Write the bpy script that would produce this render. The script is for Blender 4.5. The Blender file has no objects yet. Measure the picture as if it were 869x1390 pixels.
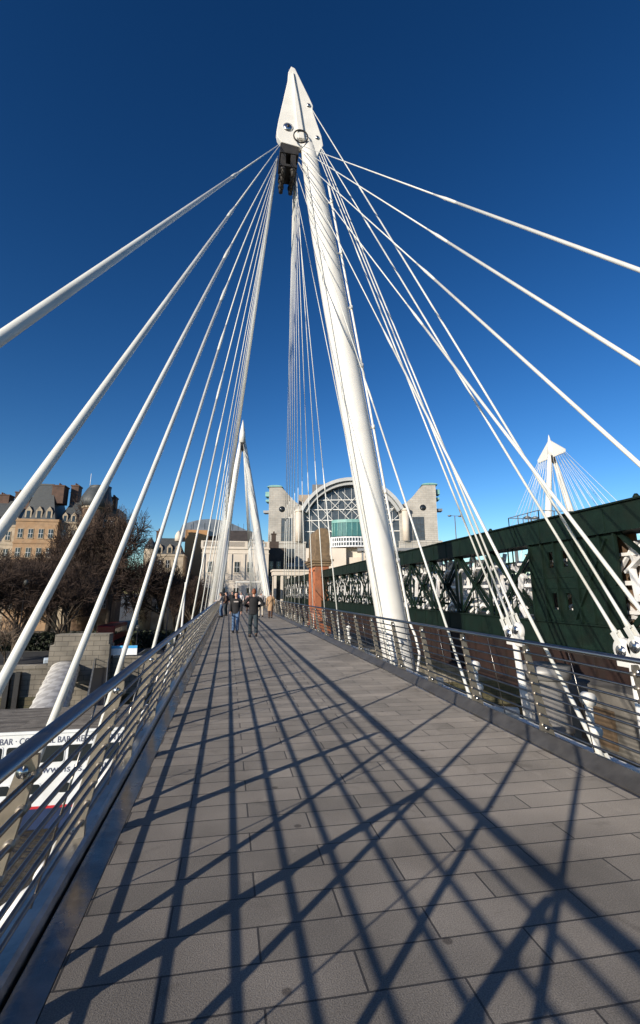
import bpy, bmesh, math, random
from mathutils import Vector, Matrix, Euler
R = math.radians
random.seed(7)
scn = bpy.context.scene
COL = scn.collection

# ------------------------------------------------------------------ helpers
class MB:
    """collects shapes, links them as one mesh object"""
    def __init__(s): s.v = []; s.f = []; s.m = []; s.sm = []
    def add(s, vs, fs, mi=0, smooth=False):
        b = len(s.v); s.v += [tuple(p) for p in vs]
        for f in fs: s.f.append(tuple(b + i for i in f)); s.m.append(mi); s.sm.append(smooth)
    def box(s, c, d, mi=0, rot=None):
        x, y, z = [q / 2 for q in d]
        vs = [Vector(p) for p in ((-x,-y,-z),(x,-y,-z),(x,y,-z),(-x,y,-z),(-x,-y,z),(x,-y,z),(x,y,z),(-x,y,z))]
        if rot is not None: vs = [rot @ p for p in vs]
        vs = [p + Vector(c) for p in vs]
        s.add(vs, [(0,3,2,1),(4,5,6,7),(0,1,5,4),(1,2,6,5),(2,3,7,6),(3,0,4,7)], mi); return s
    def b2(s, lo, hi, mi=0):
        return s.box([(a+b)/2 for a, b in zip(lo, hi)], [abs(b-a) for a, b in zip(lo, hi)], mi)
    def beam(s, a, b, w, h, mi=0, up=(0,0,1)):
        a = Vector(a); b = Vector(b); d = b - a; L = d.length; d.normalize()
        u = Vector(up); x = d.cross(u)
        if x.length < 1e-4: x = d.cross(Vector((1,0,0)))
        x.normalize(); u = x.cross(d)
        vs = []
        for p in (a, b):
            for i, j in ((-1,-1),(1,-1),(1,1),(-1,1)): vs.append(p + x*(i*w/2) + u*(j*h/2))
        s.add(vs, [(0,3,2,1),(4,5,6,7),(0,1,5,4),(1,2,6,5),(2,3,7,6),(3,0,4,7)], mi); return s
    def tube(s, pts, rad, n=10, mi=0, caps=True, sx=1., sy=1., ref=None):
        pts = [Vector(p) for p in pts]
        if not isinstance(rad, (list, tuple)): rad = [rad]*len(pts)
        vs = []; prev = None
        for i, p in enumerate(pts):
            d = (pts[min(i+1, len(pts)-1)] - pts[max(i-1, 0)])
            if d.length < 1e-9: d = Vector((0,0,1))
            d.normalize()
            if prev is None:
                u = Vector(ref) if ref else (Vector((0,0,1)) if abs(d.z) < .9 else Vector((1,0,0)))
            else: u = prev
            u = u - d*u.dot(d)
            if u.length < 1e-6: u = d.orthogonal()
            u.normalize(); w = d.cross(u); prev = u
            r = rad[i]
            rx, ry = (r if isinstance(r, tuple) else (r*sx, r*sy))
            for k in range(n):
                a = 2*math.pi*k/n
                vs.append(p + u*(math.cos(a)*rx) + w*(math.sin(a)*ry))
        fs = []
        for i in range(len(pts)-1):
            for k in range(n):
                k2 = (k+1) % n
                fs.append((i*n+k, i*n+k2, (i+1)*n+k2, (i+1)*n+k))
        if caps:
            fs.append(tuple(range(n))[::-1]); fs.append(tuple((len(pts)-1)*n + k for k in range(n)))
        s.add(vs, fs, mi, n > 5); return s
    def ell(s, c, r, mi=0, n=14, m=9, rot=None):
        vs = []; fs = []
        for i in range(m+1):
            t = math.pi*i/m
            for k in range(n):
                a = 2*math.pi*k/n
                p = Vector((r[0]*math.sin(t)*math.cos(a), r[1]*math.sin(t)*math.sin(a), r[2]*math.cos(t)))
                if rot is not None: p = rot @ p
                vs.append(p + Vector(c))
        for i in range(m):
            for k in range(n):
                fs.append((i*n+k, (i+1)*n+k, (i+1)*n+(k+1)%n, i*n+(k+1)%n))
        s.add(vs, fs, mi, True); return s
    def prism(s, poly, y0, y1, mi=0, axis='y', smooth=False):
        """poly in (x,z) extruded along y, or (y,z) along x, or (x,y) along z"""
        def P(a, b, t):
            return (a, t, b) if axis == 'y' else ((t, a, b) if axis == 'x' else (a, b, t))
        n = len(poly)
        vs = [P(a, b, y0) for a, b in poly] + [P(a, b, y1) for a, b in poly]
        fs = [tuple(range(n)), tuple(range(2*n-1, n-1, -1))]
        fs += [(i, (i+1) % n, n+(i+1) % n, n+i) for i in range(n)]
        s.add(vs, fs, mi, smooth); return s
    def mesh(s, name, mats):
        me = bpy.data.meshes.new(name); me.from_pydata(s.v, [], s.f)
        if not isinstance(mats, (list, tuple)): mats = [mats]
        for m in mats: me.materials.append(m)
        me.polygons.foreach_set('material_index', s.m)
        me.polygons.foreach_set('use_smooth', s.sm)
        bm = bmesh.new(); bm.from_mesh(me); bmesh.ops.recalc_face_normals(bm, faces=bm.faces); bm.to_mesh(me); bm.free()
        me.update(); return me
    def build(s, name, mats, parent=None, loc=None, bevel=0):
        o = bpy.data.objects.new(name, s.mesh(name, mats)); COL.objects.link(o)
        if parent: o.parent = parent
        if loc: o.location = loc
        if bevel:
            b = o.modifiers.new('bevel', 'BEVEL'); b.width = bevel; b.segments = 2; b.limit_method = 'ANGLE'
        return o

def tag(o, label=None, cat=None, group=None, kind=None):
    if label: o['label'] = label
    if cat: o['category'] = cat
    if group: o['group'] = group
    if kind: o['kind'] = kind
    return o
def empty(name, loc=(0,0,0), rz=0, **k):
    o = bpy.data.objects.new(name, None); COL.objects.link(o); o.location = loc; o.rotation_euler = (0,0,rz)
    o.empty_display_size = .2
    return tag(o, **k)
def copy_tree(o, parent=None):
    c = o.copy(); COL.objects.link(c)
    if parent: c.parent = parent
    for ch in list(o.children): copy_tree(ch, c)
    return c
def inst(name, me, parent=None, loc=(0,0,0), rot=(0,0,0), sc=None):
    o = bpy.data.objects.new(name, me); COL.objects.link(o); o.location = loc; o.rotation_euler = rot
    if parent: o.parent = parent
    if sc: o.scale = sc
    return o

# ------------------------------------------------------------------ materials
def mat(name, col, rough=.6, metal=0., var=.12, scale=3., bump=0., bscale=40., col2=None, spec=.5, stretch=(1,1,1), stain=None, stain_scale=.6, stain_amt=.5):
    m = bpy.data.materials.new(name); m.use_nodes = True; nt = m.node_tree; N = nt.nodes; L = nt.links
    b = N['Principled BSDF']
    b.inputs['Roughness'].default_value = rough; b.inputs['Metallic'].default_value = metal
    b.inputs['Specular IOR Level'].default_value = spec
    tc = N.new('ShaderNodeTexCoord'); mp = N.new('ShaderNodeMapping'); mp.inputs['Scale'].default_value = stretch
    L.new(tc.outputs['Object'], mp.inputs['Vector'])
    nz = N.new('ShaderNodeTexNoise'); nz.inputs['Scale'].default_value = scale; nz.inputs['Detail'].default_value = 6; nz.inputs['Roughness'].default_value = .62
    L.new(mp.outputs['Vector'], nz.inputs['Vector'])
    rp = N.new('ShaderNodeValToRGB'); rp.color_ramp.elements[0].position = .32; rp.color_ramp.elements[1].position = .68
    c2 = col2 or tuple(min(1, c*(1+var)) for c in col)
    c1 = tuple(c*(1-var) for c in col) if not col2 else col
    rp.color_ramp.elements[0].color = (*c1, 1); rp.color_ramp.elements[1].color = (*c2, 1)
    L.new(nz.outputs['Fac'], rp.inputs['Fac']); out = rp.outputs['Color']
    if stain:
        n2 = N.new('ShaderNodeTexNoise'); n2.inputs['Scale'].default_value = stain_scale; n2.inputs['Detail'].default_value = 8
        L.new(mp.outputs['Vector'], n2.inputs['Vector'])
        r2 = N.new('ShaderNodeValToRGB'); r2.color_ramp.elements[0].position = .5; r2.color_ramp.elements[1].position = .72
        r2.color_ramp.elements[1].color = (stain_amt,)*3 + (1,)
        L.new(n2.outputs['Fac'], r2.inputs['Fac'])
        mx = N.new('ShaderNodeMixRGB'); mx.inputs[2].default_value = (*stain, 1)
        L.new(r2.outputs['Color'], mx.inputs[0]); L.new(out, mx.inputs[1]); out = mx.outputs[0]
    L.new(out, b.inputs['Base Color'])
    mr = N.new('ShaderNodeMapRange'); mr.inputs['To Min'].default_value = max(0, rough-.07); mr.inputs['To Max'].default_value = min(1, rough+.1)
    L.new(nz.outputs['Fac'], mr.inputs['Value']); L.new(mr.outputs['Result'], b.inputs['Roughness'])
    if bump:
        n3 = N.new('ShaderNodeTexNoise'); n3.inputs['Scale'].default_value = bscale; n3.inputs['Detail'].default_value = 4
        L.new(mp.outputs['Vector'], n3.inputs['Vector'])
        bp = N.new('ShaderNodeBump'); bp.inputs['Strength'].default_value = bump; bp.inputs['Distance'].default_value = .02
        L.new(n3.outputs['Fac'], bp.inputs['Height']); L.new(bp.outputs['Normal'], b.inputs['Normal'])
    return m
def brick_mat(name, c1, c2, mortar, w, h, ms=.01, rough=.8, loc=(0,0,0), rot=(0,0,0), bump=.4, noise=.25, nscale=8., grain=120., grain_amt=.0, offset=.5, streak=0., spots=None):
    m = bpy.data.materials.new(name); m.use_nodes = True; nt = m.node_tree; N = nt.nodes; L = nt.links
    b = N['Principled BSDF']; b.inputs['Roughness'].default_value = rough
    if 'Diffuse Roughness' in b.inputs: b.inputs['Diffuse Roughness'].default_value = 1.
    tc = N.new('ShaderNodeTexCoord'); mp = N.new('ShaderNodeMapping')
    mp.inputs['Location'].default_value = loc; mp.inputs['Rotation'].default_value = rot
    L.new(tc.outputs['Object'], mp.inputs['Vector'])
    bt = N.new('ShaderNodeTexBrick'); bt.offset = offset
    for k, v in (('Color1', (*c1,1)), ('Color2', (*c2,1)), ('Mortar', (*mortar,1)), ('Scale', 1.), ('Mortar Size', ms), ('Mortar Smooth', .2), ('Bias', 0.), ('Brick Width', w), ('Row Height', h)):
        bt.inputs[k].default_value = v
    L.new(mp.outputs['Vector'], bt.inputs['Vector'])
    out = bt.outputs['Color']
    nz = N.new('ShaderNodeTexNoise'); nz.inputs['Scale'].default_value = nscale; nz.inputs['Detail'].default_value = 8
    L.new(tc.outputs['Object'], nz.inputs['Vector'])
    mr = N.new('ShaderNodeMapRange'); mr.inputs['From Min'].default_value = .3; mr.inputs['From Max'].default_value = .7
    mr.inputs['To Min'].default_value = 1-noise; mr.inputs['To Max'].default_value = 1+noise
    L.new(nz.outputs['Fac'], mr.inputs['Value'])
    mx = N.new('ShaderNodeMixRGB'); mx.blend_type = 'MULTIPLY'; mx.inputs[0].default_value = 1
    L.new(out, mx.inputs[1]); L.new(mr.outputs['Result'], mx.inputs[2]); out = mx.outputs[0]
    gz = N.new('ShaderNodeTexNoise'); gz.inputs['Scale'].default_value = grain; gz.inputs['Detail'].default_value = 3
    L.new(tc.outputs['Object'], gz.inputs['Vector'])
    if grain_amt:
        m2 = N.new('ShaderNodeMapRange'); m2.inputs['From Min'].default_value = .35; m2.inputs['From Max'].default_value = .65
        m2.inputs['To Min'].default_value = 1-grain_amt; m2.inputs['To Max'].default_value = 1+grain_amt
        L.new(gz.outputs['Fac'], m2.inputs['Value'])
        x2 = N.new('ShaderNodeMixRGB'); x2.blend_type = 'MULTIPLY'; x2.inputs[0].default_value = 1
        L.new(out, x2.inputs[1]); L.new(m2.outputs['Result'], x2.inputs[2]); out = x2.outputs[0]
    if spots:
        vz = N.new('ShaderNodeTexVoronoi'); vz.inputs['Scale'].default_value = spots
        L.new(tc.outputs['Object'], vz.inputs['Vector'])
        r = N.new('ShaderNodeValToRGB'); r.color_ramp.elements[0].position = .05; r.color_ramp.elements[0].color = (.45,.43,.42,1)
        r.color_ramp.elements[1].position = .075; r.color_ramp.elements[1].color = (1,1,1,1)
        L.new(vz.outputs['Distance'], r.inputs['Fac'])
        x3 = N.new('ShaderNodeMixRGB'); x3.blend_type = 'MULTIPLY'; x3.inputs[0].default_value = 1
        L.new(out, x3.inputs[1]); L.new(r.outputs['Color'], x3.inputs[2]); out = x3.outputs[0]
        for sc_, p0, p1, c_, kind in ((6.5,.035,.055,.72,'v'), (.9,.56,.70,.80,'n'), (2.6,.62,.72,.74,'n'), (5.0,.30,.36,1.16,'b')):
            if kind == 'v':
                t = N.new('ShaderNodeTexVoronoi'); o_ = t.outputs['Distance']; cols = ((c_,c_,c_,1),(1,1,1,1))
            else:
                t = N.new('ShaderNodeTexNoise'); t.inputs['Detail'].default_value = 9; t.inputs['Distortion'].default_value = .8; o_ = t.outputs['Fac']; cols = ((1,1,1,1),(c_,c_*.99,c_*.97,1)) if kind == 'n' else ((c_,c_,c_,1),(1,1,1,1))
            t.inputs['Scale'].default_value = sc_; L.new(tc.outputs['Object'], t.inputs['Vector'])
            q = N.new('ShaderNodeValToRGB'); q.color_ramp.elements[0].position = p0; q.color_ramp.elements[1].position = p1; q.color_ramp.elements[0].color = cols[0]; q.color_ramp.elements[1].color = cols[1]
            L.new(o_, q.inputs['Fac'])
            x4 = N.new('ShaderNodeMixRGB'); x4.blend_type = 'MULTIPLY'; x4.inputs[0].default_value = 1
            L.new(out, x4.inputs[1]); L.new(q.outputs['Color'], x4.inputs[2]); out = x4.outputs[0]
    L.new(out, b.inputs['Base Color'])
    if bump:
        ad = N.new('ShaderNodeMath'); ad.operation = 'MULTIPLY_ADD'; ad.inputs[1].default_value = -1.5
        L.new(bt.outputs['Fac'], ad.inputs[0]); L.new(gz.outputs['Fac'], ad.inputs[2])
        bp = N.new('ShaderNodeBump'); bp.inputs['Strength'].default_value = bump; bp.inputs['Distance'].default_value = .006
        L.new(ad.outputs[0], bp.inputs['Height']); L.new(bp.outputs['Normal'], b.inputs['Normal'])
    return m
def glass_mat(name, col, rough=.08, spec=.6):
    m = mat(name, col, rough, 0, .3, .5, spec=spec); return m

WHITE = mat('white_paint', (.72,.71,.67), .38, 0, .05, 1.5, stain=(.55,.52,.46), stain_scale=1.2, stain_amt=.28, bump=.03, bscale=12)
RODW = mat('rod_paint', (.66,.665,.625), .35, 0, .06, 2., stain=(.45,.44,.40), stain_scale=2.2, stain_amt=.35)
DARKFORK = mat('shaded_dark_steel', (.035,.032,.03), .55, .3, .3, 6)  # dark tone also carries the shade painted onto the fork brackets
STEEL = mat('brushed_steel', (.43,.41,.38), .30, 1., .12, 8., bump=.05, bscale=60, stretch=(1,.06,1))
BARST = mat('rail_bar_steel', (.27,.25,.23), .30, 1., .12, 10.)
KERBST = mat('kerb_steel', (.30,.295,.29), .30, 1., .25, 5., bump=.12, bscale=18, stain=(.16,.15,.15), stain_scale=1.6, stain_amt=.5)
KERBR = mat('kerb_sunlit_steel', (.105,.10,.095), .42, .35, .25, 5., bump=.12, bscale=18, stain=(.05,.045,.04), stain_scale=1.6, stain_amt=.6)  # sunlit copy of the kerb steel, its lit grey put into the colour
POSTM = mat('post_paint', (.31,.275,.225), .42, .75, .14, 9., bump=.05, bscale=30, stain=(.24,.2,.16), stain_scale=6, stain_amt=.4)
PLATE = mat('gutter_plate', (.34,.30,.27), .24, 1., .3, 3.5, bump=.25, bscale=7, stain=(.2,.17,.15), stain_scale=3, stain_amt=.6)
BOLT = mat('bolt_steel', (.5,.52,.55), .25, 1., .1, 20)
CONC = mat('concrete', (.33,.31,.28), .8, 0, .2, 2., bump=.3, bscale=15, stain=(.16,.14,.12), stain_scale=.8, stain_amt=.7)
CAISS = mat('caisson_iron', (.23,.23,.225), .45, .3, .25, 2.5, bump=.15, bscale=8, stretch=(1,1,.3), stain=(.2,.17,.14), stain_scale=1, stain_amt=.7)
GREEN = mat('green_girder_paint', (.006,.016,.011), .55, 0, .3, 2.5, bump=.2, bscale=14, spec=.22, stain=(.012,.015,.010), stain_scale=1.5, stain_amt=.5)
def rivets(m, sc):
    N = m.node_tree.nodes; L = m.node_tree.links; b = N['Principled BSDF']
    tc = N.new('ShaderNodeTexCoord'); v = N.new('ShaderNodeTexVoronoi'); v.inputs['Scale'].default_value = sc; v.inputs['Randomness'].default_value = 0
    L.new(tc.outputs['Object'], v.inputs['Vector'])
    rp = N.new('ShaderNodeValToRGB'); rp.color_ramp.elements[0].position = .12; rp.color_ramp.elements[0].color = (1,1,1,1); rp.color_ramp.elements[1].position = .2; rp.color_ramp.elements[1].color = (0,0,0,1)
    L.new(v.outputs['Distance'], rp.inputs['Fac'])
    bp = N.new('ShaderNodeBump'); bp.inputs['Strength'].default_value = .8; bp.inputs['Distance'].default_value = .03
    old = b.inputs['Normal'].links[0].from_socket
    L.new(rp.outputs['Color'], bp.inputs['Height']); L.new(old, bp.inputs['Normal']); L.new(bp.outputs['Normal'], b.inputs['Normal'])
rivets(GREEN, 6.0)
RUST = mat('rust_red_iron', (.022,.009,.006), .8, 0, .35, 2., bump=.3, bscale=9, stain=(.012,.01,.008), stain_scale=.9, stain_amt=.9)
LATT = mat('grey_white_lattice_paint', (.74,.73,.72), .5, 0, .1, 2., stain=(.35,.3,.26), stain_scale=1.5, stain_amt=.5)
BLACK = mat('black_iron', (.012,.012,.013), .5, 0, .3, 5)
STONE = brick_mat('pale_stone', (.50,.48,.44), (.44,.425,.39), (.30,.27,.23), 1.8, .62, .03, .75, rot=(R(90),0,0), noise=.18, nscale=.3, grain=6)
STONE2 = mat('cream_stucco', (.64,.57,.48), .7, 0, .08, .6, bump=.1, bscale=3, stain=(.40,.34,.27), stain_scale=.3, stain_amt=.4)
LSTONE = mat('carved_limestone', (.37,.31,.23), .8, 0, .2, .7, bump=.3, bscale=2, stain=(.16,.12,.08), stain_scale=.5, stain_amt=.75)
OSTONE = mat('ochre_stone', (.33,.215,.125), .8, 0, .2, .8, stain=(.30,.17,.08), stain_scale=.5, stain_amt=.6)
SLATE = mat('slate_roof', (.045,.052,.056), .55, 0, .3, 1.5, bump=.3, bscale=5, stretch=(1,1,3))
GLASS = glass_mat('dark_window_glass', (.02,.025,.03))
GLASS2 = glass_mat('station_glass', (.055,.065,.075), .15)
TURQ = mat('turquoise_panel', (.17,.36,.33), .5, 0, .15, 1)
WALLB = brick_mat('embankment_granite', (.27,.24,.195), (.22,.20,.165), (.09,.08,.065), 1.3, .5, .025, .85, rot=(R(90),0,0), noise=.35, nscale=.5, grain=9)
ALGAE = brick_mat('tide_stained_granite', (.13,.11,.06), (.10,.095,.05), (.04,.04,.025), 1.3, .5, .025, .85, rot=(R(90),0,0), noise=.45, nscale=.6, grain=9)
OBRICK = brick_mat('orange_brick', (.46,.16,.07), (.38,.12,.05), (.25,.16,.11), .23, .075, .008, .85, rot=(R(90),0,R(90)), noise=.35, nscale=1.0)
OBRICK2 = mat('orange_brickwork', (.32,.115,.055), .85, 0, .25, 2.5, bump=.2, bscale=12, stain=(.2,.11,.07), stain_scale=.8, stain_amt=.7)
CAPST = mat('weathered_cap_stone', (.19,.13,.075), .85, 0, .3, 1.5, bump=.3, bscale=6, stain=(.07,.055,.04), stain_scale=1, stain_amt=.7)
PAVE = brick_mat('granite_slab_paving', (.172,.155,.137), (.126,.115,.102), (.035,.032,.03), .905, .255, .006, .72, loc=(.68, .08, 0), bump=.5, noise=.24, nscale=1.1, grain=150, grain_amt=.32, spots=2.3)
ASPH = mat('asphalt', (.045,.045,.047), .85, 0, .2, 2)
GRND = mat('city_ground', (.10,.095,.085), .9, 0, .2, .3)
PVMT = mat('pavement_stone', (.22,.21,.19), .85, 0, .15, .7)
BOATW = mat('boat_white_paint', (.74,.77,.79), .35, 0, .05, .8, stain=(.45,.42,.36), stain_scale=.7, stain_amt=.3)
NAVY = mat('navy_hull_paint', (.015,.03,.085), .4, 0, .2, 1)
RED = mat('red_line_paint', (.5,.02,.03), .45, 0, .1, 2)
INK = mat('blue_grey_lettering', (.06,.07,.13), .6, 0, .1, 2)
DECKW = brick_mat('weathered_deck_boards', (.21,.19,.165), (.085,.075,.065), (.03,.03,.03), 4.2, .15, .012, .85, noise=.3, nscale=1.5, grain=20)
def tree_mat(n, c, c2): return mat(n, c, .9, 0, .3, .6, col2=c2)
BARK = tree_mat('plane_bark', (.045,.033,.023), (.10,.075,.052))
TWIG = tree_mat('brown_twigs', (.030,.018,.013), (.064,.040,.028))
TWIG2 = tree_mat('pale_twigs', (.26,.18,.13), (.34,.25,.19))

def checker_mat():
    m = bpy.data.materials.new('canopy_fabric'); m.use_nodes = True; N = m.node_tree.nodes; L = m.node_tree.links
    b = N['Principled BSDF']; b.inputs['Roughness'].default_value = .8
    uv = N.new('ShaderNodeTexCoord'); ck = N.new('ShaderNodeTexChecker'); ck.inputs['Scale'].default_value = 1.1
    ck.inputs['Color1'].default_value = (.60,.58,.54,1); ck.inputs['Color2'].default_value = (.44,.42,.39,1)
    L.new(uv.outputs['Object'], ck.inputs['Vector']); L.new(ck.outputs['Color'], b.inputs['Base Color']); return m
CANVAS = checker_mat()

def water_mat():
    m = bpy.data.materials.new('river_water'); m.use_nodes = True; N = m.node_tree.nodes; L = m.node_tree.links
    b = N['Principled BSDF']; b.inputs['Base Color'].default_value = (.052,.043,.026,1); b.inputs['Roughness'].default_value = .12; b.inputs['IOR'].default_value = 1.33
    tc = N.new('ShaderNodeTexCoord'); mp = N.new('ShaderNodeMapping'); mp.inputs['Scale'].default_value = (.35,1,1); mp.inputs['Rotation'].default_value = (0,0,R(8))
    L.new(tc.outputs['Object'], mp.inputs['Vector'])
    n = N.new('ShaderNodeTexNoise'); n.inputs['Scale'].default_value = 2.2; n.inputs['Detail'].default_value = 5
    L.new(mp.outputs['Vector'], n.inputs['Vector'])
    bp = N.new('ShaderNodeBump'); bp.inputs['Strength'].default_value = 1; bp.inputs['Distance'].default_value = .35
    L.new(n.outputs['Fac'], bp.inputs['Height']); L.new(bp.outputs['Normal'], b.inputs['Normal']); return m
WATER = water_mat()

# ------------------------------------------------------------------ setting
S = 'structure'
def sheet(name, lo, hi, z, m):
    b = MB(); b.add([(lo[0],lo[1],z),(hi[0],lo[1],z),(hi[0],hi[1],z),(lo[0],hi[1],z)], [(0,1,2,3)])
    return tag(b.build(name, m), kind=S)
sheet('river', (-3000,-3000), (3000,60.9), -12, WATER)
g = MB(); g.b2((-3000,60.95,-13), (3000,4000,-7.2)); tag(g.build('ground', GRND), kind=S)
sheet('road', (-260,69), (9,84), -7.15, ASPH)
g = MB()
for k in range(60): g.b2((-250+k*5, 76.4, -7.149), (-247.5+k*5, 76.52, -7.143))
tag(g.build('road_marking', mat('road_white', (.6,.6,.58), .7)), kind=S)
g = MB(); g.b2((-260,61.9,-7.2), (9,69,-7.03)); tag(g.build('pavement', PVMT), kind=S)

# walkway paving (one sheet with the slab pattern in its material)
Y0, Y1 = -34, 112
g = MB(); g.b2((-.69,Y0,-.12), (3.5,Y1,0)); tag(g.build('walkway', PAVE), kind=S)

# ------------------------------------------------------------------ footbridge body
HX = 0
fb = empty('footbridge', (0,0,0), label='steel footbridge deck structure with white edge tubes carrying the paved walkway', cat='footbridge')
g = MB(); g.b2((-.95,Y0,-.45),(3.7,Y1,-.13)); g.build('deck_slab', CONC, fb)
g = MB()   # gutter plates both sides
g.b2((-.86,Y0,-.1),(-.70,Y1,-.012)); g.build('gutter_plate', PLATE, fb)
g = MB(); g.b2((3.51,Y0,-.1),(3.56,Y1,-.012)); g.build('gutter_plate', PLATE, fb)
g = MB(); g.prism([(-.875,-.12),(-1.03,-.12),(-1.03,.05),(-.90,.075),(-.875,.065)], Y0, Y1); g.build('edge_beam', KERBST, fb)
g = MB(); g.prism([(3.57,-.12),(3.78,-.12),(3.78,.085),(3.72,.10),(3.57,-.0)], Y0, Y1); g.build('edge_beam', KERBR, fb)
rnd_s = random.Random(3)
# light reflecting joint straps in gutter
POST0, PSP = 4.0, 1.67
posts = [POST0 + PSP*k for k in range(-14, 62)]
for side, x in ((0, 5.5),):
    g = MB(); g.tube([(x,Y0,-.72),(x,Y1,-.72)], .12, 14); g.build('edge_tube', WHITE, fb)
nout = 0
for k in range(-6, 21):
    y = 5.67 + PSP*2*k
    if y > Y1-8: break
    g = MB(); g.tube([(3.72,y,-.3),(4.4,y,-.42),(5.5,y,-.5)], [.11,.10,.07], 10)
    g.tube([(1.3,y,-1.1),(5.5,y,-.56)], [.12,.06], 10)
    g.build('outrigger', WHITE, fb)

# ------------------------------------------------------------------ parapets
BZ = [.158 + .1176*k for k in range(8)]
def railing(side, label):
    # side -1 left, +1 right
    if side < 0: bx, tx = -1.0, -.745
    else: bx, tx = 3.83, 3.63
    def X(z): return bx + (tx-bx)*(z/1.1)
    inn = -side
    r = empty('railing', (bx,0,0), label=label, cat='railing')
    def P(x, y, z): return (x-bx, y, z)
    g = MB(); g.tube([P(tx,Y0,1.1),P(tx,Y1,1.1)], .042, 24, sx=.62); g.build('handrail', STEEL, r)
    for z in BZ:
        g = MB(); g.tube([P(X(z)+inn*.035,Y0,z),P(X(z)+inn*.035,Y1,z)], .0125, 8); g.build('rail_bar', BARST, r)
    # post (shared mesh)
    pz = [-.12,.10,.4,.75,1.02,1.06]; w = [.062,.058,.050,.044,.037,.026]
    g = MB()
    inner = [(X(z)-bx+inn*(w[i]), z) for i, z in enumerate(pz)]
    outer = [(X(z)-bx-inn*(w[i]), z) for i, z in enumerate(pz)]
    g.prism(inner + outer[::-1], -.014, .014)
    for z in BZ: g.tube([P(X(z)+inn*.035,-.03,z),P(X(z)+inn*.035,.03,z)], .021, 10)
    pm = g.mesh('post', POSTM)
    bts = []
    for (z, rr) in ((1.0,.022),(.12,.026)):
        bm_ = MB(); bm_.tube([P(X(z)-inn*.01,-.026,z),P(X(z)-inn*.01,.026,z)], rr, 12); bts.append(bm_.mesh('bolt', BOLT))
    shoe = MB(); shoe.prism([(P(bx+inn*.10,0,0)[0],-.02),(P(bx-inn*.10,0,0)[0],-.02),(P(X(.16)-inn*.07,0,0)[0],.17),(P(X(.16)+inn*.06,0,0)[0],.17)], -.022,.022)
    shoe = shoe.mesh('foot_plate', POSTM)
    st = MB(); st.tube([P(X(.12)+inn*.03,0,.1),P(X(1.07)+inn*.03,0,1.07)], .006, 6); st = st.mesh('thin_stanchion', BARST)
    for y in posts:
        p = inst('post', pm, r, (0,y,0))
        if y < 45:
            for q in bts: inst('bolt', q, p)
            inst('foot_plate', shoe, p)
        if y < 60: inst('thin_stanchion', st, r, (0,y+PSP/2,0))
    return r
railing(-1, 'parapet railing on the left of the walkway, seen against the moored boat')
railing(1, 'parapet railing on the right of the walkway, seen against the green railway girder')

# ------------------------------------------------------------------ cable masts
def rod(parent, a, b, r0=.028, r1=.042, cp=None, fork=True, name='stay_rod', m=None):
    """a = top, b = bottom; a slimmer top length, thicker below the coupler"""
    a = Vector(a); b = Vector(b); d = b-a; L = d.length; d.normalize()
    m = m or RODW
    cp = cp if cp is not None else .62
    c = a + d*L*cp
    g = MB(); g.tube([a, c], r0, 16); g.tube([c, b-d*.35], r1, 16)
    o = g.build(name, m, parent)
    g = MB(); g.tube([c-d*.55, c-d*.25, c+d*.02, c+d*.22, c+d*.5], [r0*1.03, r0*1.25, r1*1.22, r1*1.2, r1*1.01], 12); g.build('coupler', m, o)
    if fork:
        g = MB(); g.tube([b-d*1.0, b-d*.4, b-d*.22], [r1*1.03, r1*1.25, r1*2.0], 12)
        x = d.cross(Vector((0,1,0))).normalized()
        for s_ in (-1, 1):
            g.beam(b-d*.25+x*s_*.05, b+d*.06+x*s_*.05, .10, .028, up=x)
        g.tube([b-x*.09, b+x*.09], .035, 10)
        g.build('fork_end', m, o)
    return o

def mast_head(parent, T, poly, th=.13):
    g = MB(); g.prism(poly, T[1]-th, T[1]+th); h = g.build('head_plate', WHITE, parent, bevel=.02)
    return h

def fan(parent, hub, ex, ez, ys, hubsp=.12, r0=.022, r1=.036, cps=None):
    out = []
    for i, y in enumerate(ys):
        k = i/(len(ys)-1)-.5
        top = (hub[0], hub[1] + k*hubsp*4, hub[2] - abs(k)*.5)
        out.append(rod(parent, top, (ex, y, ez), r0, r1, cps[i] if cps else None))
    return out

# near mast --------------------------------------------------------------
MY = 18.2
nm = empty('cable_mast', (6.3,MY,-9), label='tallest white leaning mast with fanned stay rods, rising just right of the walkway', cat='bridge mast')
nm_in = nm
def rel(o):
    o.matrix_parent_inverse = Matrix.Translation(-Vector(o.parent.location)); return o
class Anchor:
    pass
def world_child(parent):
    """parts are modelled in world coordinates: give them the inverse of the thing's place"""
    for c in parent.children: c.matrix_parent_inverse = Matrix.Translation(-Vector(parent.location))
def mx(z): return 6.28 - .158*z
g = MB()
zz = [-12.2,-8,-5,-3,-1,2,6,10,14,17,19.5,21.2,22.2]
rr = [.36,.38,.44,.52,.58,.575,.565,.555,.545,.52,.46,.38,.30]
g.tube([(mx(z),MY,z) for z in zz], rr, 40); g.build('mast', WHITE, nm)
g = MB()   # seam lines : two slim conduits down the mast's left flank
for off in (-.56,-.50):
    g.tube([(mx(z)+off*rr_, MY-.18*abs(off)-.33, z) for z, rr_ in ((-1,1.0),(8,.98),(17,.9),(20.8,.75))], .012, 6)
g.build('conduit', RODW, nm)
g = MB()   # maintenance pipe on its right flank, curling round at the foot
pts = [(mx(z)+.60, MY-.28, z) for z in (20.0,16,12,8,4,1.6,.6)] + [(6.95,MY-.4,.1),(7.0,MY-.6,-.5),(6.85,MY-.7,-1.1),(6.4,MY-.8,-1.6),(5.7,MY-.8,-1.9)]
g.tube(pts, .05, 10)
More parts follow.
